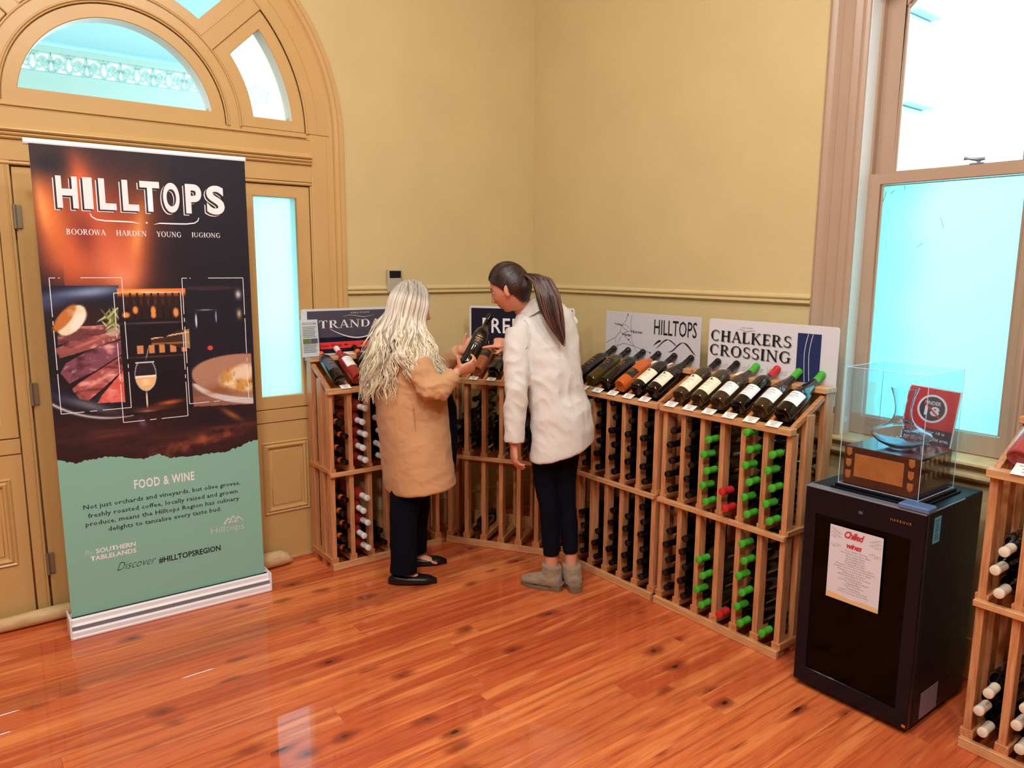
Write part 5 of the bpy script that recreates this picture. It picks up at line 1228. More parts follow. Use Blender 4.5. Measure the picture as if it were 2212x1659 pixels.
def head_pts(n=72, m=56, grow=0.0):
    P_ = []
    for j in range(m + 1):
        th = pi * j / m
        for i in range(n):
            ph = 2 * pi * i / n; P_.append((sin(th) * cos(ph), sin(th) * sin(ph), cos(th)))
    d = np.array(P_); x, y, z = d.T.copy()
    p = d * (HA + grow)
    low_ = np.clip((-.15 - z) / .85, 0, 1)
    p[:, 1] *= 1 - .34 * low_ ** 1.1
    back = x < 0
    p[:, 0] = np.where(back, p[:, 0] * (1 - .30 * np.clip((-.25 - z) / .6, 0, 1)), p[:, 0])
    p[:, 0] += np.where(x > 0, .010 * low_ * np.clip(x * 1.5, 0, 1), 0)
    p[:, 0] -= .014 * low_ ** 2 * (x < .4)
    fr = np.clip(x * 2.2, 0, 1); Y, Z = p[:, 1], p[:, 2]
    g = lambda cy, cz, sy, sz: np.exp(-(((np.abs(Y) - cy) / sy) ** 2 + ((Z - cz) / sz) ** 2)) * fr
    p[:, 0] += .022 * g(0, -.030, .0085, .012) + .011 * g(0, -.012, .0085, .018) + .0035 * g(.009, -.034, .006, .007)
    p[:, 0] -= .009 * g(.031, .004, .014, .011); p[:, 0] += .004 * g(.028, .024, .020, .007) + .006 * g(0, -.061, .016, .0045) + .006 * g(0, -.071, .014, .005) - .003 * g(0, -.066, .018, .002)
    p[:, 0] += .009 * g(0, -.098, .016, .012) + .004 * g(.040, -.030, .014, .016); p[:, 0] -= .004 * g(0, -.083, .016, .006)
    fs = [(j * n + i, j * n + (i + 1) % n, (j + 1) * n + (i + 1) % n, (j + 1) * n + i) for j in range(m) for i in range(n)]
    return d, p, fs
def frame(c, f, u):
    f = Vector(f).normalized(); u = Vector(u); u = (u - f * u.dot(f)).normalized(); l = u.cross(f)
    return Matrix(((f.x, l.x, u.x, c[0]), (f.y, l.y, u.y, c[1]), (f.z, l.z, u.z, c[2]), (0, 0, 0, 1)))
def xf(Mx, p): A = np.array(Mx.to_3x3()); return p @ A.T + np.array(Mx.translation)
def add_head(mb, Mx):
    d, p, fs = head_pts(); mb.add(xf(Mx, p), fs)
    for s in (-1, 1):   # ears
        c = Vector((-.004, s * .0735, -.012)); rg = []
        for k in range(7):
            t = (k - 3) / 3; w = sqrt(max(.02, 1 - t * t)); rg.append((Mx @ (c + Vector((-.006 * t, s * (.006 + .002 * t), .030 * t))), Mx.to_3x3() @ Vector((.017 * w, s * .007 * w, 0)), Mx.to_3x3() @ Vector((0, s * .0065 * w, 0))))
        mb.rings(rg, 14)
def hand(mb, wrist, D, n, sgn, curl, thumb=None, spread=.35, scale=1.0, tl=.058):
    D = Vector(D).normalized(); n = Vector(n); n = (n - D * n.dot(D)).normalized(); L_ = (n.cross(D)) * (-sgn); w = Vector(wrist); S = scale
    mb.rings([(w - D * .01, L_ * .024, n * .018), (w + D * .012 * S, L_ * .026 * S, n * .0165 * S), (w + D * .035 * S + L_ * .002, L_ * .036 * S, n * .016 * S), (w + D * .062 * S, L_ * .041 * S, n * .0145 * S), (w + D * .084 * S, L_ * .040 * S, n * .012 * S), (w + D * .094 * S, L_ * .034 * S, n * .008 * S)], 18, e=2.4)
    offs = (.0285, .0095, -.0095, -.0275); lens = (.070, .078, .072, .056)
    for i in range(4):
        b = w + D * (.082 - .004 * abs(i - 1)) * S + L_ * offs[i] * S; a = 0; d0 = (D + L_ * offs[i] * spread * 8).normalized(); pts = [b - d0 * .014, b]; c = curl[i]
        for q, fr_ in enumerate((.44, .31, .25)):
            a += c[q]; dd = d0 * cos(RD(a)) + n * sin(RD(a)); b = b + dd * lens[i] * fr_ * S; pts.append(b)
        mb.tube(pts, [.0092 * S, .0094 * S, .0086 * S, .0078 * S, .0058 * S], 10)
        e_ = pts[-1]; mb.lathe([(.001, -.006), (.0055 * S, -.003), (.006 * S, 0), (.0045 * S, .004), (.001, .006)], 8, Matrix.Translation(e_))
    tb = w + D * .026 * S + L_ * .026 * S + n * .004; td = Vector(thumb).normalized() if thumb else (L_ * .6 + D * .75 + n * .25).normalized(); tp_ = (td * .8 + D * .35 + n * .15).normalized() if not thumb else td
    mb.tube([tb - td * .02, tb, tb + td * tl * .5 * S, tb + td * tl * .5 * S + tp_ * tl * .5 * S], [.012 * S, .0135 * S, .0105 * S, .0075 * S], 10)
    return tb + td * tl * .5 * S + tp_ * tl * .5 * S
CURL_RELAX = [(18, 24, 14), (22, 28, 16), (26, 30, 18), (30, 32, 20)]
def folds(me, amp, seed=0, sc=(9, 9, 3.2), fn=None):
    co, no = coords(me), normals(me); out = np.empty(len(co))
    for i, p in enumerate(co): out[i] = mnoise.noise(Vector((p[0] * sc[0] + seed, p[1] * sc[1], p[2] * sc[2])))
    for i, p in enumerate(co): out[i] = abs(out[i]) + .45 * abs(mnoise.noise(Vector((p[0] * sc[0] * 2.3 + seed + 7, p[1] * sc[1] * 2.3, p[2] * sc[2] * 2.6 + (p[0] + p[1]) * 9))))
    disp = (.55 - out * 2.0) * amp
    if fn is not None: disp = disp * fn(co)
    setco(me, co + no * disp[:, None])
def skin_colour(me, Mx, base=(214, 150, 122), dark_brow=(60, 40, 30)):
    co = coords(me); inv = Mx.inverted(); h = xf(inv, co); col = np.tile(np.array(base, float), (len(co), 1)); x, y, z = h.T; near = (x > .03) & (np.abs(h).max(1) < .16)
    def mixc(c, a): nonlocal col; a = np.clip(a * near, 0, 1)[:, None]; col = col * (1 - a) + np.array(c, float) * a
    mixc((216, 124, 102), np.exp(-(((np.abs(y) - .042) / .02) ** 2 + ((z + .03) / .022) ** 2)) * .6)
    mixc((178, 84, 78), np.exp(-((y / .020) ** 4 + ((z + .066) / .0085) ** 4)) * .85)
    mixc(dark_brow, np.exp(-(((np.abs(y) - .032) / .015) ** 4 + ((z - .026 + .0 * y) / .0042) ** 2)) * .8)
    mixc((150, 96, 78), np.exp(-(((np.abs(y) - .031) / .014) ** 2 + ((z - .004) / .008) ** 2)) * .4); setcol(me, col)
def eyes(Mx, parent):
    for s in (-1, 1):
        c = Vector((.0700, s * .0305, .002)); mb = MB(); mb.lathe([(.0115 * sin(pi * k / 12) + 1e-4, -.0115 * cos(pi * k / 12)) for k in range(13)], 16, Mx @ Matrix.Translation(c)); e = mb.build('eye', M['eye_white'], parent, smooth=60)
        mb = MB(); mb.tube([Mx @ (c + Vector(((.0125 - abs(q) * .30), q, -.0015 - abs(q) * .1))) for q in (-.012, -.008, -.004, 0, .004, .008, .012)], [.0006, .0012, .0016, .0017, .0016, .0012, .0006], 6); mb.build('lashes', M['dark_hair'], e)
def tubes(mb, pts, n=18, yscale=1.0):
    return mb.tube([p[:3] for p in pts], [p[3] for p in pts], n)
M['skin'] = attrmat('skin', .48, .4); M['hair_strands'] = attrmat('pale_hair', .38, .6)
M['eye_white'] = mat('eye_white', (226, 222, 216), .2); 
M['dark_hair'] = mat('dark_brown_hair', (34, 20, 20), .34, spec=.6, rgb2=(58, 34, 30), vscale=30, stretch=(1, 1, 1), bump=.3, bscale=120)
M['pony'] = attrmat('ponytail_hair', .36, .6)
M['coat'] = mat('tan_coat_cloth', (198, 150, 106), .75, sheen=.15, var=.05, vscale=9, bump=.15, bscale=220)
M['blazer'] = mat('ivory_linen', (214, 211, 205), .75, sheen=.1, var=.03, vscale=14, bump=.3, bscale=90)
M['navy'] = mat('navy_black_cloth', (8, 10, 22), .9, spec=.15, bump=.2, bscale=180)
M['shoe_black'] = mat('black_leather', (12, 12, 16), .35, spec=.5, bump=.1, bscale=120)
M['suede'] = mat('taupe_suede', (140, 120, 98), .85, sheen=.3, var=.12, vscale=22, bump=.3, bscale=160)
M['seam'] = mat('coat_seam', (176, 122, 70), .8)
M['stack_heel'] = mat('stacked_heel', (122, 104, 86), .7)

def shoe_flat(parent, Mx, L_=.245):
    rg = []; N = 16
    for i in range(N + 1):
        k = i / N; x = -L_ * .30 + L_ * k; w = .030 + .014 * sin(pi * min(1, k * 1.05)) if k < .9 else .036; w = w * (1 - max(0, k - .82) * 3.6) if k > .82 else w * min(1, .55 + k * 3)
        h = .029 - .012 * k; h = max(.010, h * (1 - max(0, k - .85) * 2.5)); h = h * (.55 + .45 * min(1, k / .12)) if k < .12 else h; w = w * (.6 + .4 * min(1, k / .12)) if k < .12 else w; rg.append((Mx @ Vector((x, 0, h + .002)), Mx.to_3x3() @ Vector((0, w, 0)), Mx.to_3x3() @ Vector((0, 0, h)), 2.6))
    sh = MB().rings(rg, 20).build('shoe', M['shoe_black'], parent, smooth=60)
    return sh

# ---------------- first person: long pale wavy hair, tan coat
W1 = person('person with long wavy pale blonde hair in tan knee-length coat, holding a bottle', -.46, 3.70)
H1 = frame((-.048, .0, 1.392), (.90, .30, -.25), (.22, .08, .97))
f1 = Vector((.906, .423, 0)); l1 = Vector((-.423, .906, 0))
mb = MB(); add_head(mb, H1)
tubes(mb, [(-.085, 0, 1.20, .065), (-.078, 0, 1.27, .050), (-.062, .0, 1.34, .050), (-.055, .0, 1.38, .05)])
T_ = lambda c, a, b, z: (Vector((c[0], c[1], z)), f1 * a, l1 * b)
mb.rings([T_((-.04, 0), .10, .13, .60), T_((-.05, 0), .115, .14, .80), T_((-.055, 0), .11, .13, 1.0), T_((-.075, 0), .10, .15, 1.12), T_((-.09, 0), .06, .13, 1.20), T_((-.09, 0), .04, .05, 1.25)], 24)
SR, EL, WR = Vector((-.015, -.15, 1.165)), Vector((.088, -.225, .995)), Vector((.196, -.160, 1.092))
SL, EL2, WL = Vector((-.14, .155, 1.165)), Vector((.03, .20, 1.02)), Vector((.205, .055, 1.180))
for a, b, c in ((SR, EL, WR), (SL, EL2, WL)): mb.tube([a, b, b + (c - b) * .5, c], [.036, .034, .030, .022], 14)
BA = Vector((.238, -.125, 1.124)); BD = Vector((.102, .15, .205)).normalized()
D1 = Vector((.93, .10, .36)); N1 = Vector((-.10, .75, .62))
hand(mb, WR, D1, N1, 1, [(30, 50, 30), (34, 52, 34), (38, 54, 36), (42, 56, 38)], thumb=(-.22, -.20, .95), scale=.92, tl=.062)
hand(mb, WL, (.86, -.10, .45), (.25, -.88, .2), -1, [(8, 30, 26), (24, 48, 34), (26, 50, 36), (28, 50, 36)], thumb=(.25, -.2, .9), scale=.92)
for y, x0 in ((-.115, -.085), (.115, -.045)):
    tubes(mb, [(x0 + .02, y * .8, .62, .045), (x0 + .006, y * .95, .35, .040), (x0 - .004, y, .10, .033)]); mb.rings([((x0 - .03, y, .045), (0, .022, 0), (0, 0, .026)), ((x0 + .02, y, .042), (0, .026, 0), (0, 0, .028)), ((x0 + .060, y, .032), (0, .027, 0), (0, 0, .021)), ((x0 + .11, y, .018), (0, .022, 0), (0, 0, .010))], 16)
me = remesh(mb, .0032, 3); skin_colour(me, H1, (212, 152, 124)); b1 = put('body', me, M['skin'], W1); eyes(H1, W1)
# trousers
mb = MB()
mb.rings([(Vector((-.045, 0, .62)), f1 * .12, l1 * .15), (Vector((-.045, 0, .80)), f1 * .13, l1 * .16), (Vector((-.05, 0, .95)), f1 * .11, l1 * .14)], 24)
tubes(mb, [(-.045, -.065, .72, .085), (-.070, -.090, .50, .078), (-.080, -.108, .30, .070), (-.084, -.113, .12, .068), (-.086, -.114, .062, .069)], 22)
tubes(mb, [(-.030, .075, .72, .085), (-.035, .10, .50, .078), (-.042, .113, .30, .066), (-.052, .116, .14, .062), (-.054, .117, .078, .062)], 22)
me = remesh(mb, .006, 3); folds(me, .006, 3, (10, 10, 5)); put('trousers', me, M['navy'], W1)
shoe_flat(W1, Matrix.Translation((-.087, -.118, 0)) @ Matrix.Rotation(RD(4), 4, 'Z')); shoe_flat(W1, Matrix.Translation((-.050, .118, 0)) @ Matrix.Rotation(RD(10), 4, 'Z'), .235)
# coat
mb = MB(); RG = []
for z, cx, a, b in ((.480, -.010, .168, .222), (.49, -.010, .174, .228), (.60, -.022, .174, .222), (.72, -.032, .174, .212), (.85, -.044, .176, .195), (.95, -.050, .175, .190), (1.04, -.058, .160, .185), (1.12, -.070, .138, .188), (1.17, -.080, .118, .186), (1.205, -.086, .098, .170), (1.232, -.090, .078, .130), (1.256, -.090, .060, .085), (1.268, -.088, .052, .066)):
    RG.append((Vector((cx, 0, z)), f1 * a, l1 * b))
mb.rings(RG, 40, e=2.35)
def sleeve(a, b, c, r0=.070, r1=.058, r2=.046, r3=.040):
    ab = b - a; bc = c - b
    mb.tube([a - ab * .08, a + ab * .25, a + ab * .65, b - ab * .06 + bc * .03, b + bc * .18, b + bc * .55, b + bc * .92], [r0 * .9, r0, r0 * .95, r1 * 1.1, r1 * 1.03, r2 * 1.05, r3], 20)
sleeve(SR, EL, WR); sleeve(SL, EL2, WL, .068, .052, .046, .040)
me = remesh(mb, .0065, 5)
def m1(co):
    d = np.sqrt(((co - np.array(EL)) ** 2).sum(1)); d2 = np.sqrt(((co - np.array((0., -.16, 1.06))) ** 2).sum(1)); return .35 + 1.5 * np.exp(-(d / .10) ** 2) + .9 * np.exp(-(d2 / .09) ** 2)
folds(me, .0085, 11, (9, 9, 12), m1)
co = coords(me); h_ = np.clip((.62 - co[:, 2]) / .14, 0, 1); co[:, 2] += h_ * (co[:, 0] * .12 + .004); setco(me, co)
ct = put('coat', me, M['coat'], W1)
mb = MB(); mb.tube([(-.012 + .004 * k, -.198 + .001 * k, .93 - .045 * k) for k in range(10)], .0016, 5); mb.build('side_seam', M['seam'], ct)
MB().rings([((-.088, 0, 1.262), f1 * .064, l1 * .080), ((-.086, 0, 1.275), f1 * .060, l1 * .076), ((-.084, 0, 1.280), f1 * .056, l1 * .072)], 28, cap=False).build('inner_collar', M['navy'], W1, smooth=60)
mb = MB(); mb.rings([(Vector((.105, .10, .56)), f1 * .055, l1 * .10), (Vector((.112, .10, .70)), f1 * .062, l1 * .10), (Vector((.105, .10, .88)), f1 * .062, l1 * .10), (Vector((.075, .08, 1.0)), f1 * .05, l1 * .09)], 24); mb.build('tunic', M['navy'], W1, smooth=60)
# hair: scalp cap and long waved locks
def haircap(Mx, region, grow, name, m_, parent, sink=-.012):
    d, p, fs = head_pts(64, 48); x, y, z = d.T; r = region(x, y, z); nrm = d / HA; nrm /= np.linalg.norm(nrm, axis=1)[:, None]
    p = p + nrm * (sink + (grow - sink) * r)[:, None]; mb = MB(); mb.add(xf(Mx, p), fs); return mb.build(name, m_, parent, smooth=80)
haircap(H1, lambda x, y, z: np.maximum(sstep(z, .48, .62), np.maximum(sstep(-x, -.30, -.16) * sstep(z, -1.1, -.8), 0)), .011, 'hair_base', M['hair_base'], W1)
def coatR(z, dx, dy):
    tb = [(1.27, .055, .07), (1.23, .082, .135), (1.205, .10, .175), (1.17, .122, .192), (1.12, .145, .196), (1.0, .172, .196)]
    if z > 1.27: return .05
    a, b = tb[-1][1:]
    for (z1, a1, b1_), (z0, a0_, b0_) in zip(tb[:-1], tb[1:]):
        if z0 <= z <= z1: t = (z1 - z) / (z1 - z0); a, b = a1 + (a0_ - a1) * t, b1_ + (b0_ - b1_) * t; break
    df, dl = dx * f1.x + dy * f1.y, dx * l1.x + dy * l1.y; return 1 / sqrt((df / a) ** 2 + (dl / b) ** 2)
rh = random.Random(21); mbh = MB(); hcol = []
hf = Vector((H1[0][0], H1[1][0], 0)).normalized(); hl = Vector((-hf.y, hf.x, 0))
NST = 620
for i in range(NST):
    s = -1 if i % 5 else 1     # most locks drawn on the side seen, the rest on the far side
    if i < 420: s = -1
    ph = rh.uniform(44 if s < 0 else 50, 182); clump = int(ph / 9); gapz = 112 < ph < 138 and s == -1
    if gapz and rh.random() < .45: continue
    ph += rh.uniform(-2, 2); dh = hf * cos(RD(ph)) + hl * sin(RD(ph)) * s
    x0 = rh.uniform(-.06, .055) if ph < 120 else rh.uniform(-.08, -.02); pts = []
    grow = .014 + rh.uniform(0, .007)
    for k in range(8):
        pol = RD(8 + 92 * k / 7); loc = Vector((cos(RD(ph)) * sin(pol), s * sin(RD(ph)) * sin(pol), cos(pol))); loc.x += x0 / .094 * max(0, 1 - k / 4) * .6
        loc.normalize(); pts.append(H1 @ Vector((loc.x * (HA[0] + grow), loc.y * (HA[1] + grow), loc.z * (HA[2] + grow))))
    last = pts[-1]; front = ph < 112
    zend = rh.uniform(1.05, 1.15) if front else rh.uniform(.93, 1.10)
    if s > 0: zend = rh.uniform(1.08, 1.2)
    NF = 20; ccx, ccy = -.075, 0.0; phs = clump * 1.7 + (0 if rh.random() < .75 else rh.uniform(0, 6)); amp = rh.uniform(.006, .013)
    for k in range(1, NF + 1):
        t = k / NF; z = last.z + (zend - last.z) * t
        spreadR = (.105 + .10 * t ** .9) if not front else (.098 + .115 * t)
        if not front and ph > 140: spreadR = .10 + .115 * t
        q = Vector((ccx, ccy, 0)) + dh * max(spreadR, coatR(z, dh.x, dh.y) + .012 + rh.uniform(0, .004))
        sd = dh.x * .37 - dh.y * .93
        if sd > .80 and z < 1.225: q += dh * max(0, .236 - (1 - sd) * .45 - (q - Vector((ccx, ccy, 0))).length) * min(1, (1.225 - z) / .05)
        if front and s < 0 and z < 1.16: q.x += (1.16 - z) * .55; q.y -= (1.16 - z) * .15
        if ph > 140: q.x -= (1.25 - min(1.25, z)) * .06
        w = sin(z * 62 + phs) * amp * min(1, t * 2.2); w2 = cos(z * 48 + phs * 1.3) * amp * .6 * min(1, t * 2)
        tang = Vector((-dh.y, dh.x, 0)); q2 = q + tang * w + dh * w2; bl = min(1, t * 2.6)
        pts.append(Vector((last.x + (q2.x - last.x) * bl, last.y + (q2.y - last.y) * bl, z)))
    r0 = rh.uniform(.0026, .0046); n_ = len(pts); rad = [r0 * .8] * 8 + [r0 * (1.15 - .95 * (k / NF) ** 2.2) for k in range(1, NF + 1)]
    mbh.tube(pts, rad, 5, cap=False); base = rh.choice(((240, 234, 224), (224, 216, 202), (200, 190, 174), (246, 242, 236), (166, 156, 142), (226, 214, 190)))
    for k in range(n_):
        sh = .80 if k < 5 else 1.0; wn = min(1, max(0, (k - 8) / 16)); c = np.array(base) * sh * (1 - wn * .06) + np.array((10, 4, -14)) * wn  # crown end darker: greyer roots plus shade put into the strand colour
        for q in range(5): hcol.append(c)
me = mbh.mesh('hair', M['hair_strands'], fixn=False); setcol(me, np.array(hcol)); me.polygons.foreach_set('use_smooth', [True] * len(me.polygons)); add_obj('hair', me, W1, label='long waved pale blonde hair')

# bottle held in her hands
hb_ = thing('wine_bottle', 'black bottle with fine silver lettering held up in both hands', 'bottle')
zA = BD; xA = Vector((1, 0, 0)); xA = (xA - zA * xA.dot(zA)).normalized(); yA = zA.cross(xA)
LM = Matrix(((xA.x, yA.x, zA.x, BA.x), (xA.y, yA.y, zA.y, BA.y), (xA.z, yA.z, zA.z, BA.z), (0, 0, 0, 1)))
PM1 = Matrix.Translation(W1.location) @ Matrix.Rotation(YAW - pi / 2, 4, 'Z')
hb_.matrix_world = PM1 @ LM @ Matrix.Rotation(RD(12), 4, 'Z')
for nm, me_, l_ in bottle_parts('bdx', 'glass_dark', 'cap_black', label='lab_dark', lz=(.10, .17), lw=60): add_obj(nm, me_, hb_)

# ---------------- second person: ponytail, ivory blazer, leaning to point
W2 = person('person with dark ponytail and ivory blazer, leaning and pointing at the held bottle', .26, 3.56)
H2 = frame((-.272, .02, 1.497), (-.90, .25, -.40), (-.40, .08, .92))
r2v = Vector((.87, .48, 0)); f2v = Vector((-.48, .87, 0))
mb = MB(); add_head(mb, H2)
tubes(mb, [(-.165, .075, 1.33, .060), (-.195, .065, 1.38, .048), (-.225, .05, 1.43, .048), (-.25, .035, 1.47, .05)])
R_ = lambda c, a, b, z, tz=0: (Vector((c[0], c[1], z)), r2v * a + Vector((0, 0, tz)), f2v * b)
mb.rings([R_((-.03, .03), .13, .09, .72), R_((-.04, .03), .12, .09, .95), R_((-.07, .04), .12, .085, 1.12), R_((-.10, .06), .14, .08, 1.26, .02), R_((-.13, .07), .12, .06, 1.34, .03), R_((-.15, .075), .05, .045, 1.38, .01)], 24)
S2, E2, K2 = Vector((-.232, -.005, 1.285)), Vector((-.240, -.085, 1.02)), Vector((-.250, -.105, .760))
S3, E3, K3 = Vector((.01, .14, 1.33)), Vector((-.04, .27, 1.10)), Vector((-.262, .075, 1.224))
for a, b, c in ((S2, E2, K2), (S3, E3, K3)): mb.tube([a, b, b + (c - b) * .5, c], [.036, .036, .032, .024], 14)
hand(mb, K2, (.04, .02, -1), (.9, .3, 0), -1, CURL_RELAX, scale=.95)
tip = hand(mb, K3 , (-1, -.03, .02), (0, .5, -.85), 1, [(2, 4, 3), (50, 70, 40), (58, 75, 45), (62, 78, 45)], thumb=(-.80, -.15, -.50), scale=.95, tl=.066)
for pts in ([(-.080, .015, .72, .045), (-.092, .01, .55, .036), (-.073, -.01, .41, .034), (-.058, -.008, .20, .034), (-.056, -.005, .06, .032)], [(.01, .045, .72, .045), (.003, .045, .55, .036), (.02, .03, .41, .034), (.040, .0, .20, .031), (.046, .0, .06, .030)]): tubes(mb, pts)
me = remesh(mb, .0032, 3); skin_colour(me, H2, (206, 144, 118), (44, 26, 22)); put('body', me, M['skin'], W2); eyes(H2, W2)
mb = MB()
mb.rings([R_((-.035, .03), .155, .105, .70), R_((-.03, .03), .165, .115, .80), R_((-.035, .03), .14, .10, .92)], 28)
tubes(mb, [(-.080, .015, .80, .085), (-.098, .01, .68, .068), (-.090, .01, .53, .057), (-.073, -.01, .41, .046), (-.066, .0, .32, .047), (-.058, -.008, .20, .042), (-.057, -.008, .172, .041)], 20)
tubes(mb, [(.02, .04, .80, .085), (.008, .05, .68, .070), (.002, .045, .53, .058), (.020, .03, .41, .046), (.030, .02, .32, .046), (.038, .0, .20, .038), (.040, .0, .182, .037)], 20)
me = remesh(mb, .005, 3); folds(me, .003, 5, (12, 12, 9)); put('leggings', me, M['navy'], W2)
def boot(parent, Mx, ank):
    A = Mx.to_3x3(); mb = MB()
    rg = [((-.045, 0, .045), .024, .032), ((-.025, 0, .047), .037, .037), ((.02, 0, .050), .041, .042), ((.06, 0, .043), .044, .034), ((.105, 0, .035), .046, .027), ((.145, 0, .029), .038, .020), ((.165, 0, .025), .018, .012)]
    mb.rings([(Mx @ Vector(c), A @ Vector((0, a, 0)), A @ Vector((0, 0, b))) for c, a, b in rg], 18)
    an = Vector(ank); sr = []
    for z, r in ((.03, .040), (.07, .045), (.10, .046), (.122, .048)):
        c = (Mx @ Vector((-.005, 0, z))) * (1 - z / .13) + Vector((an.x, an.y, z)) * (z / .13); sr.append((c, A @ Vector((r * 1.08, 0, (.006 if z > .1 else 0))), A @ Vector((0, r, 0))))
    mb.rings(sr, 20); me = remesh(mb, .0045, 3); folds(me, .0025, 9, (22, 22, 22)); b = put('boot', me, M['suede'], parent)
    mb = MB(); mb.rings([(Mx @ Vector((-.026, 0, .001)), A @ Vector((.028, 0, 0)), A @ Vector((0, .031, 0))), (Mx @ Vector((-.026, 0, .036)), A @ Vector((.032, 0, 0)), A @ Vector((0, .035, 0)))], 16, e=3.2); mb.build('heel', M['stack_heel'], b, smooth=40)
    mb = MB(); mb.rings([(Mx @ Vector((.075, 0, .001)), A @ Vector((.092, 0, 0)), A @ Vector((0, .044, 0))), (Mx @ Vector((.075, 0, .016)), A @ Vector((.095, 0, 0)), A @ Vector((0, .046, 0)))], 24, e=2.4); mb.build('sole', M['stack_heel'], b, smooth=40)
boot(W2, Matrix.Translation((-.052, -.028, 0)) @ Matrix.Rotation(RD(154), 4, 'Z'), (-.056, -.006, 0))
boot(W2, Matrix.Translation((.056, -.030, 0)) @ Matrix.Rotation(RD(97), 4, 'Z'), (.044, .0, 0))
mb = MB(); RG = []
for c, a, b, z, tz in (((-.015, .0), .168, .120, .705, .045), ((-.015, .0), .172, .124, .715, .045), ((-.012, .005), .168, .124, .80, .03), ((-.022, .01), .158, .120, .90, .02), ((-.045, .02), .150, .115, 1.0, .01), ((-.060, .03), .152, .115, 1.10, .01), ((-.078, .04), .162, .115, 1.19, .03), ((-.100, .055), .172, .110, 1.265, .045), ((-.118, .065), .165, .098, 1.325, .055), ((-.135, .070), .135, .080, 1.370, .050), ((-.150, .072), .095, .062, 1.400, .035), ((-.165, .070), .064, .052, 1.412, .015)):
    RG.append(R_(c, a, b, z, tz))
mb.rings(RG, 36)
def sleeve2(a, b, c, r0, r1, r3):
    ab = b - a; bc = c - b; mb.tube([a - ab * .06, a + ab * .2, a + ab * .6, b, b + bc * .4, b + bc * .96], [r0 * .86, r0, r0 * .95, r1, r1 * .96, r3], 20)
sleeve2(S2, E2, K2, .068, .056, .048); sleeve2(S3, E3, Vector((-.20, .125, 1.20)), .065, .055, .046)
me = remesh(mb, .006, 4)
def m2(co): return .45 + .8 * np.exp(-((co[:, 2] - 1.05) / .18) ** 2)
folds(me, .0105, 31, (7, 7, 6), m2); bz = put('blazer', me, M['blazer'], W2)
# standing collar and shoulder seam
mb = MB(); cc = Vector((-.172, .062, 1.398)); ax = Vector((-.52, .02, .85)).normalized(); ux = Vector((.85, .1, .52)).normalized(); uy = ax.cross(ux)
mb.rings([(cc + ax * h, ux * r, uy * r * .92) for h, r in ((-.030, .084), (-.005, .074), (.022, .066), (.034, .064), (.030, .058), (.010, .060))], 32, cap=False); mb.build('collar', M['blazer'], bz, smooth=70)
mb = MB(); mb.tube([S2 + Vector((.058 * cos(a) * .55 + .02, -.066 + .012 * sin(a * 2), .070 * sin(a) - .006)) for a in [RD(x) for x in range(-80, 95, 16)]], .0022, 6); mb.build('armhole_seam', M['blazer'], bz)
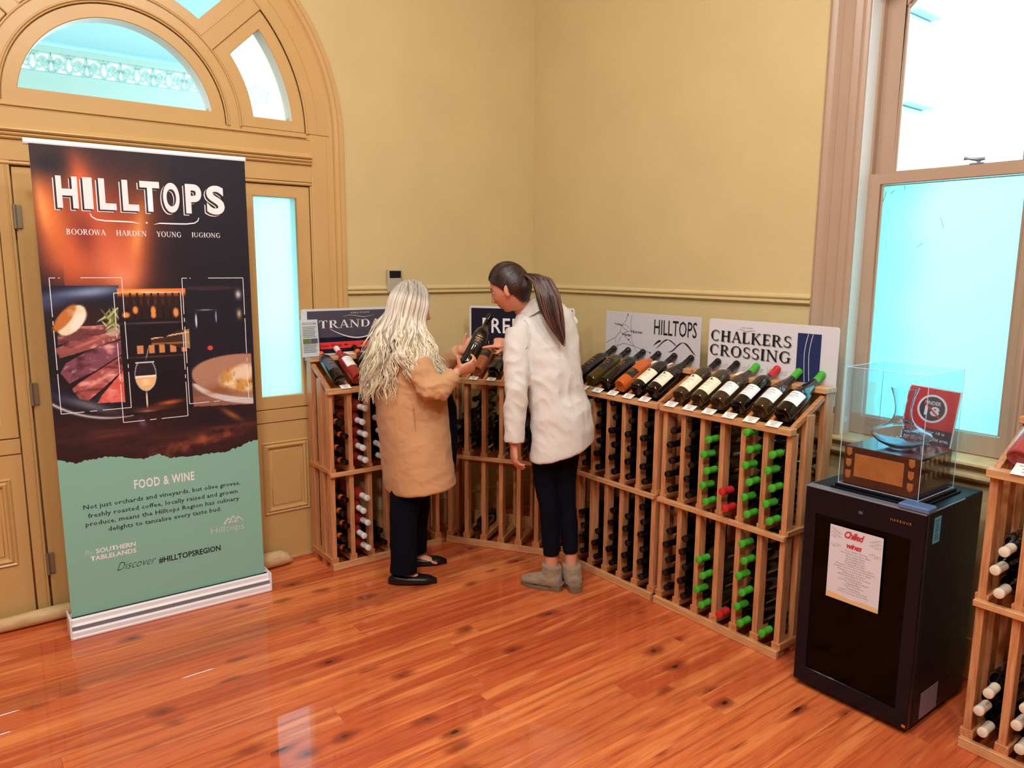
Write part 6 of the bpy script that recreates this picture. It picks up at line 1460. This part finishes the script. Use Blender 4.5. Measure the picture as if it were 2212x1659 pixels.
# dark hair drawn back into a ponytail
def reg2(x, y, z):
    line = -.34 + .62 * sstep(x, -.15, .55) + .30 * sstep(x, .5, .85); nape = sstep(-x, .15, .45) * .45
    return sstep(z, line - nape - .05, line - nape + .05)
haircap(H2, reg2, .010, 'hair', M['dark_hair'], W2, -.010)
mbh = MB(); hc = []; rh = random.Random(4)
tie = Vector((-.86, -.05, .42)).normalized()
for i in range(330):
    a = rh.uniform(-pi, pi); k0 = rh.random()
    st = Vector((.62 + .25 * rh.random(), sin(a) * .7, .62 + .3 * rh.random())) if i % 3 == 0 else (Vector((.35 - .55 * k0, (1 if a > 0 else -1) * (.8 + .2 * k0), .18 - .28 * k0 + rh.uniform(0, .5))) if i % 3 == 1 else Vector((-.55 - .2 * k0, (1 if a > 0 else -1) * rh.uniform(.0, .75), -.55 + .4 * rh.random())))
    st.normalize(); pts = []
    for q in range(11):
        t = q / 10; v = st.lerp(tie, t * .97); v.normalize(); g_ = .0095 + rh.uniform(0, .0004); low_ = max(0, (-.15 - v.z) / .85); yy = v.y * (HA[1] + g_) * (1 - .34 * low_ ** 1.1); xx = v.x * (HA[0] + g_) * (1 - .30 * max(0, min(1, (-.25 - v.z) / .6)) if v.x < 0 else 1)
        pts.append(H2 @ Vector((xx - .014 * low_ ** 2, yy, v.z * (HA[2] + g_))))
    mbh.tube(pts, [.0012] + [.0022] * 9 + [.0016], 5, cap=False); b = rh.choice(((30, 18, 18), (42, 26, 26), (56, 36, 34), (22, 14, 16))); hc += [b] * 55

ctrl = [Vector(v) for v in ((-.215, .0, 1.545), (-.170, -.035, 1.556), (-.125, -.060, 1.535), (-.095, -.085, 1.470), (-.075, -.100, 1.390), (-.050, -.108, 1.310), (-.018, -.115, 1.228))]; wid = (.018, .032, .048, .056, .050, .034, .004)
for i in range(130):
    a = rh.uniform(0, 2 * pi); rr = sqrt(rh.random()); pts = []; rad = []; le = rh.uniform(.82, 1.0); pw = rh.uniform(0, 6)
    for k in range(19):
        t = k / 18 * 6 * le; j = min(5, int(t)); fz = t - j; p = ctrl[j].lerp(ctrl[j + 1], fz) if j < 6 else ctrl[6]; w = wid[j] * (1 - fz) + wid[min(6, j + 1)] * fz
        p = p + Vector((cos(a), .10 * sin(a), .25 * sin(a))) * w * rr + Vector((0, -abs(sin(a)) * .014 - .0, 0)) * (w / .04) + Vector((sin(t * 2.2 + pw) * .003, 0, 0)); pts.append(p); rad.append(.0036 * (1 if k < 14 else 1 - (k - 14) / 5.5))
    mbh.tube(pts, rad, 5, cap=False); b = rh.choice(((46, 26, 24), (64, 38, 34), (84, 52, 44), (36, 20, 20), (104, 68, 56)))
    hc += [b] * (19 * 5)
me = mbh.mesh('pony', M['pony'], fixn=False); setcol(me, np.array(hc, float)); me.polygons.foreach_set('use_smooth', [True] * len(me.polygons)); add_obj('ponytail', me, W2, label='long brown ponytail')
MB().tube([Vector((-.205, -.004, 1.546)) + Vector((.006 * sin(a), .022 * cos(a), .020 * sin(a))) for a in [i * pi / 6 for i in range(12)]], .005, 8, closed=True).build('hair_tie', M['ink'], W2)
MB().tube([Vector((-.375, .077, 1.226)) + Vector((0, .0095 * cos(a), .0095 * sin(a))) for a in [i * pi / 6 for i in range(12)]], .0012, 6, closed=True).build('finger_ring', M['gold'], W2)
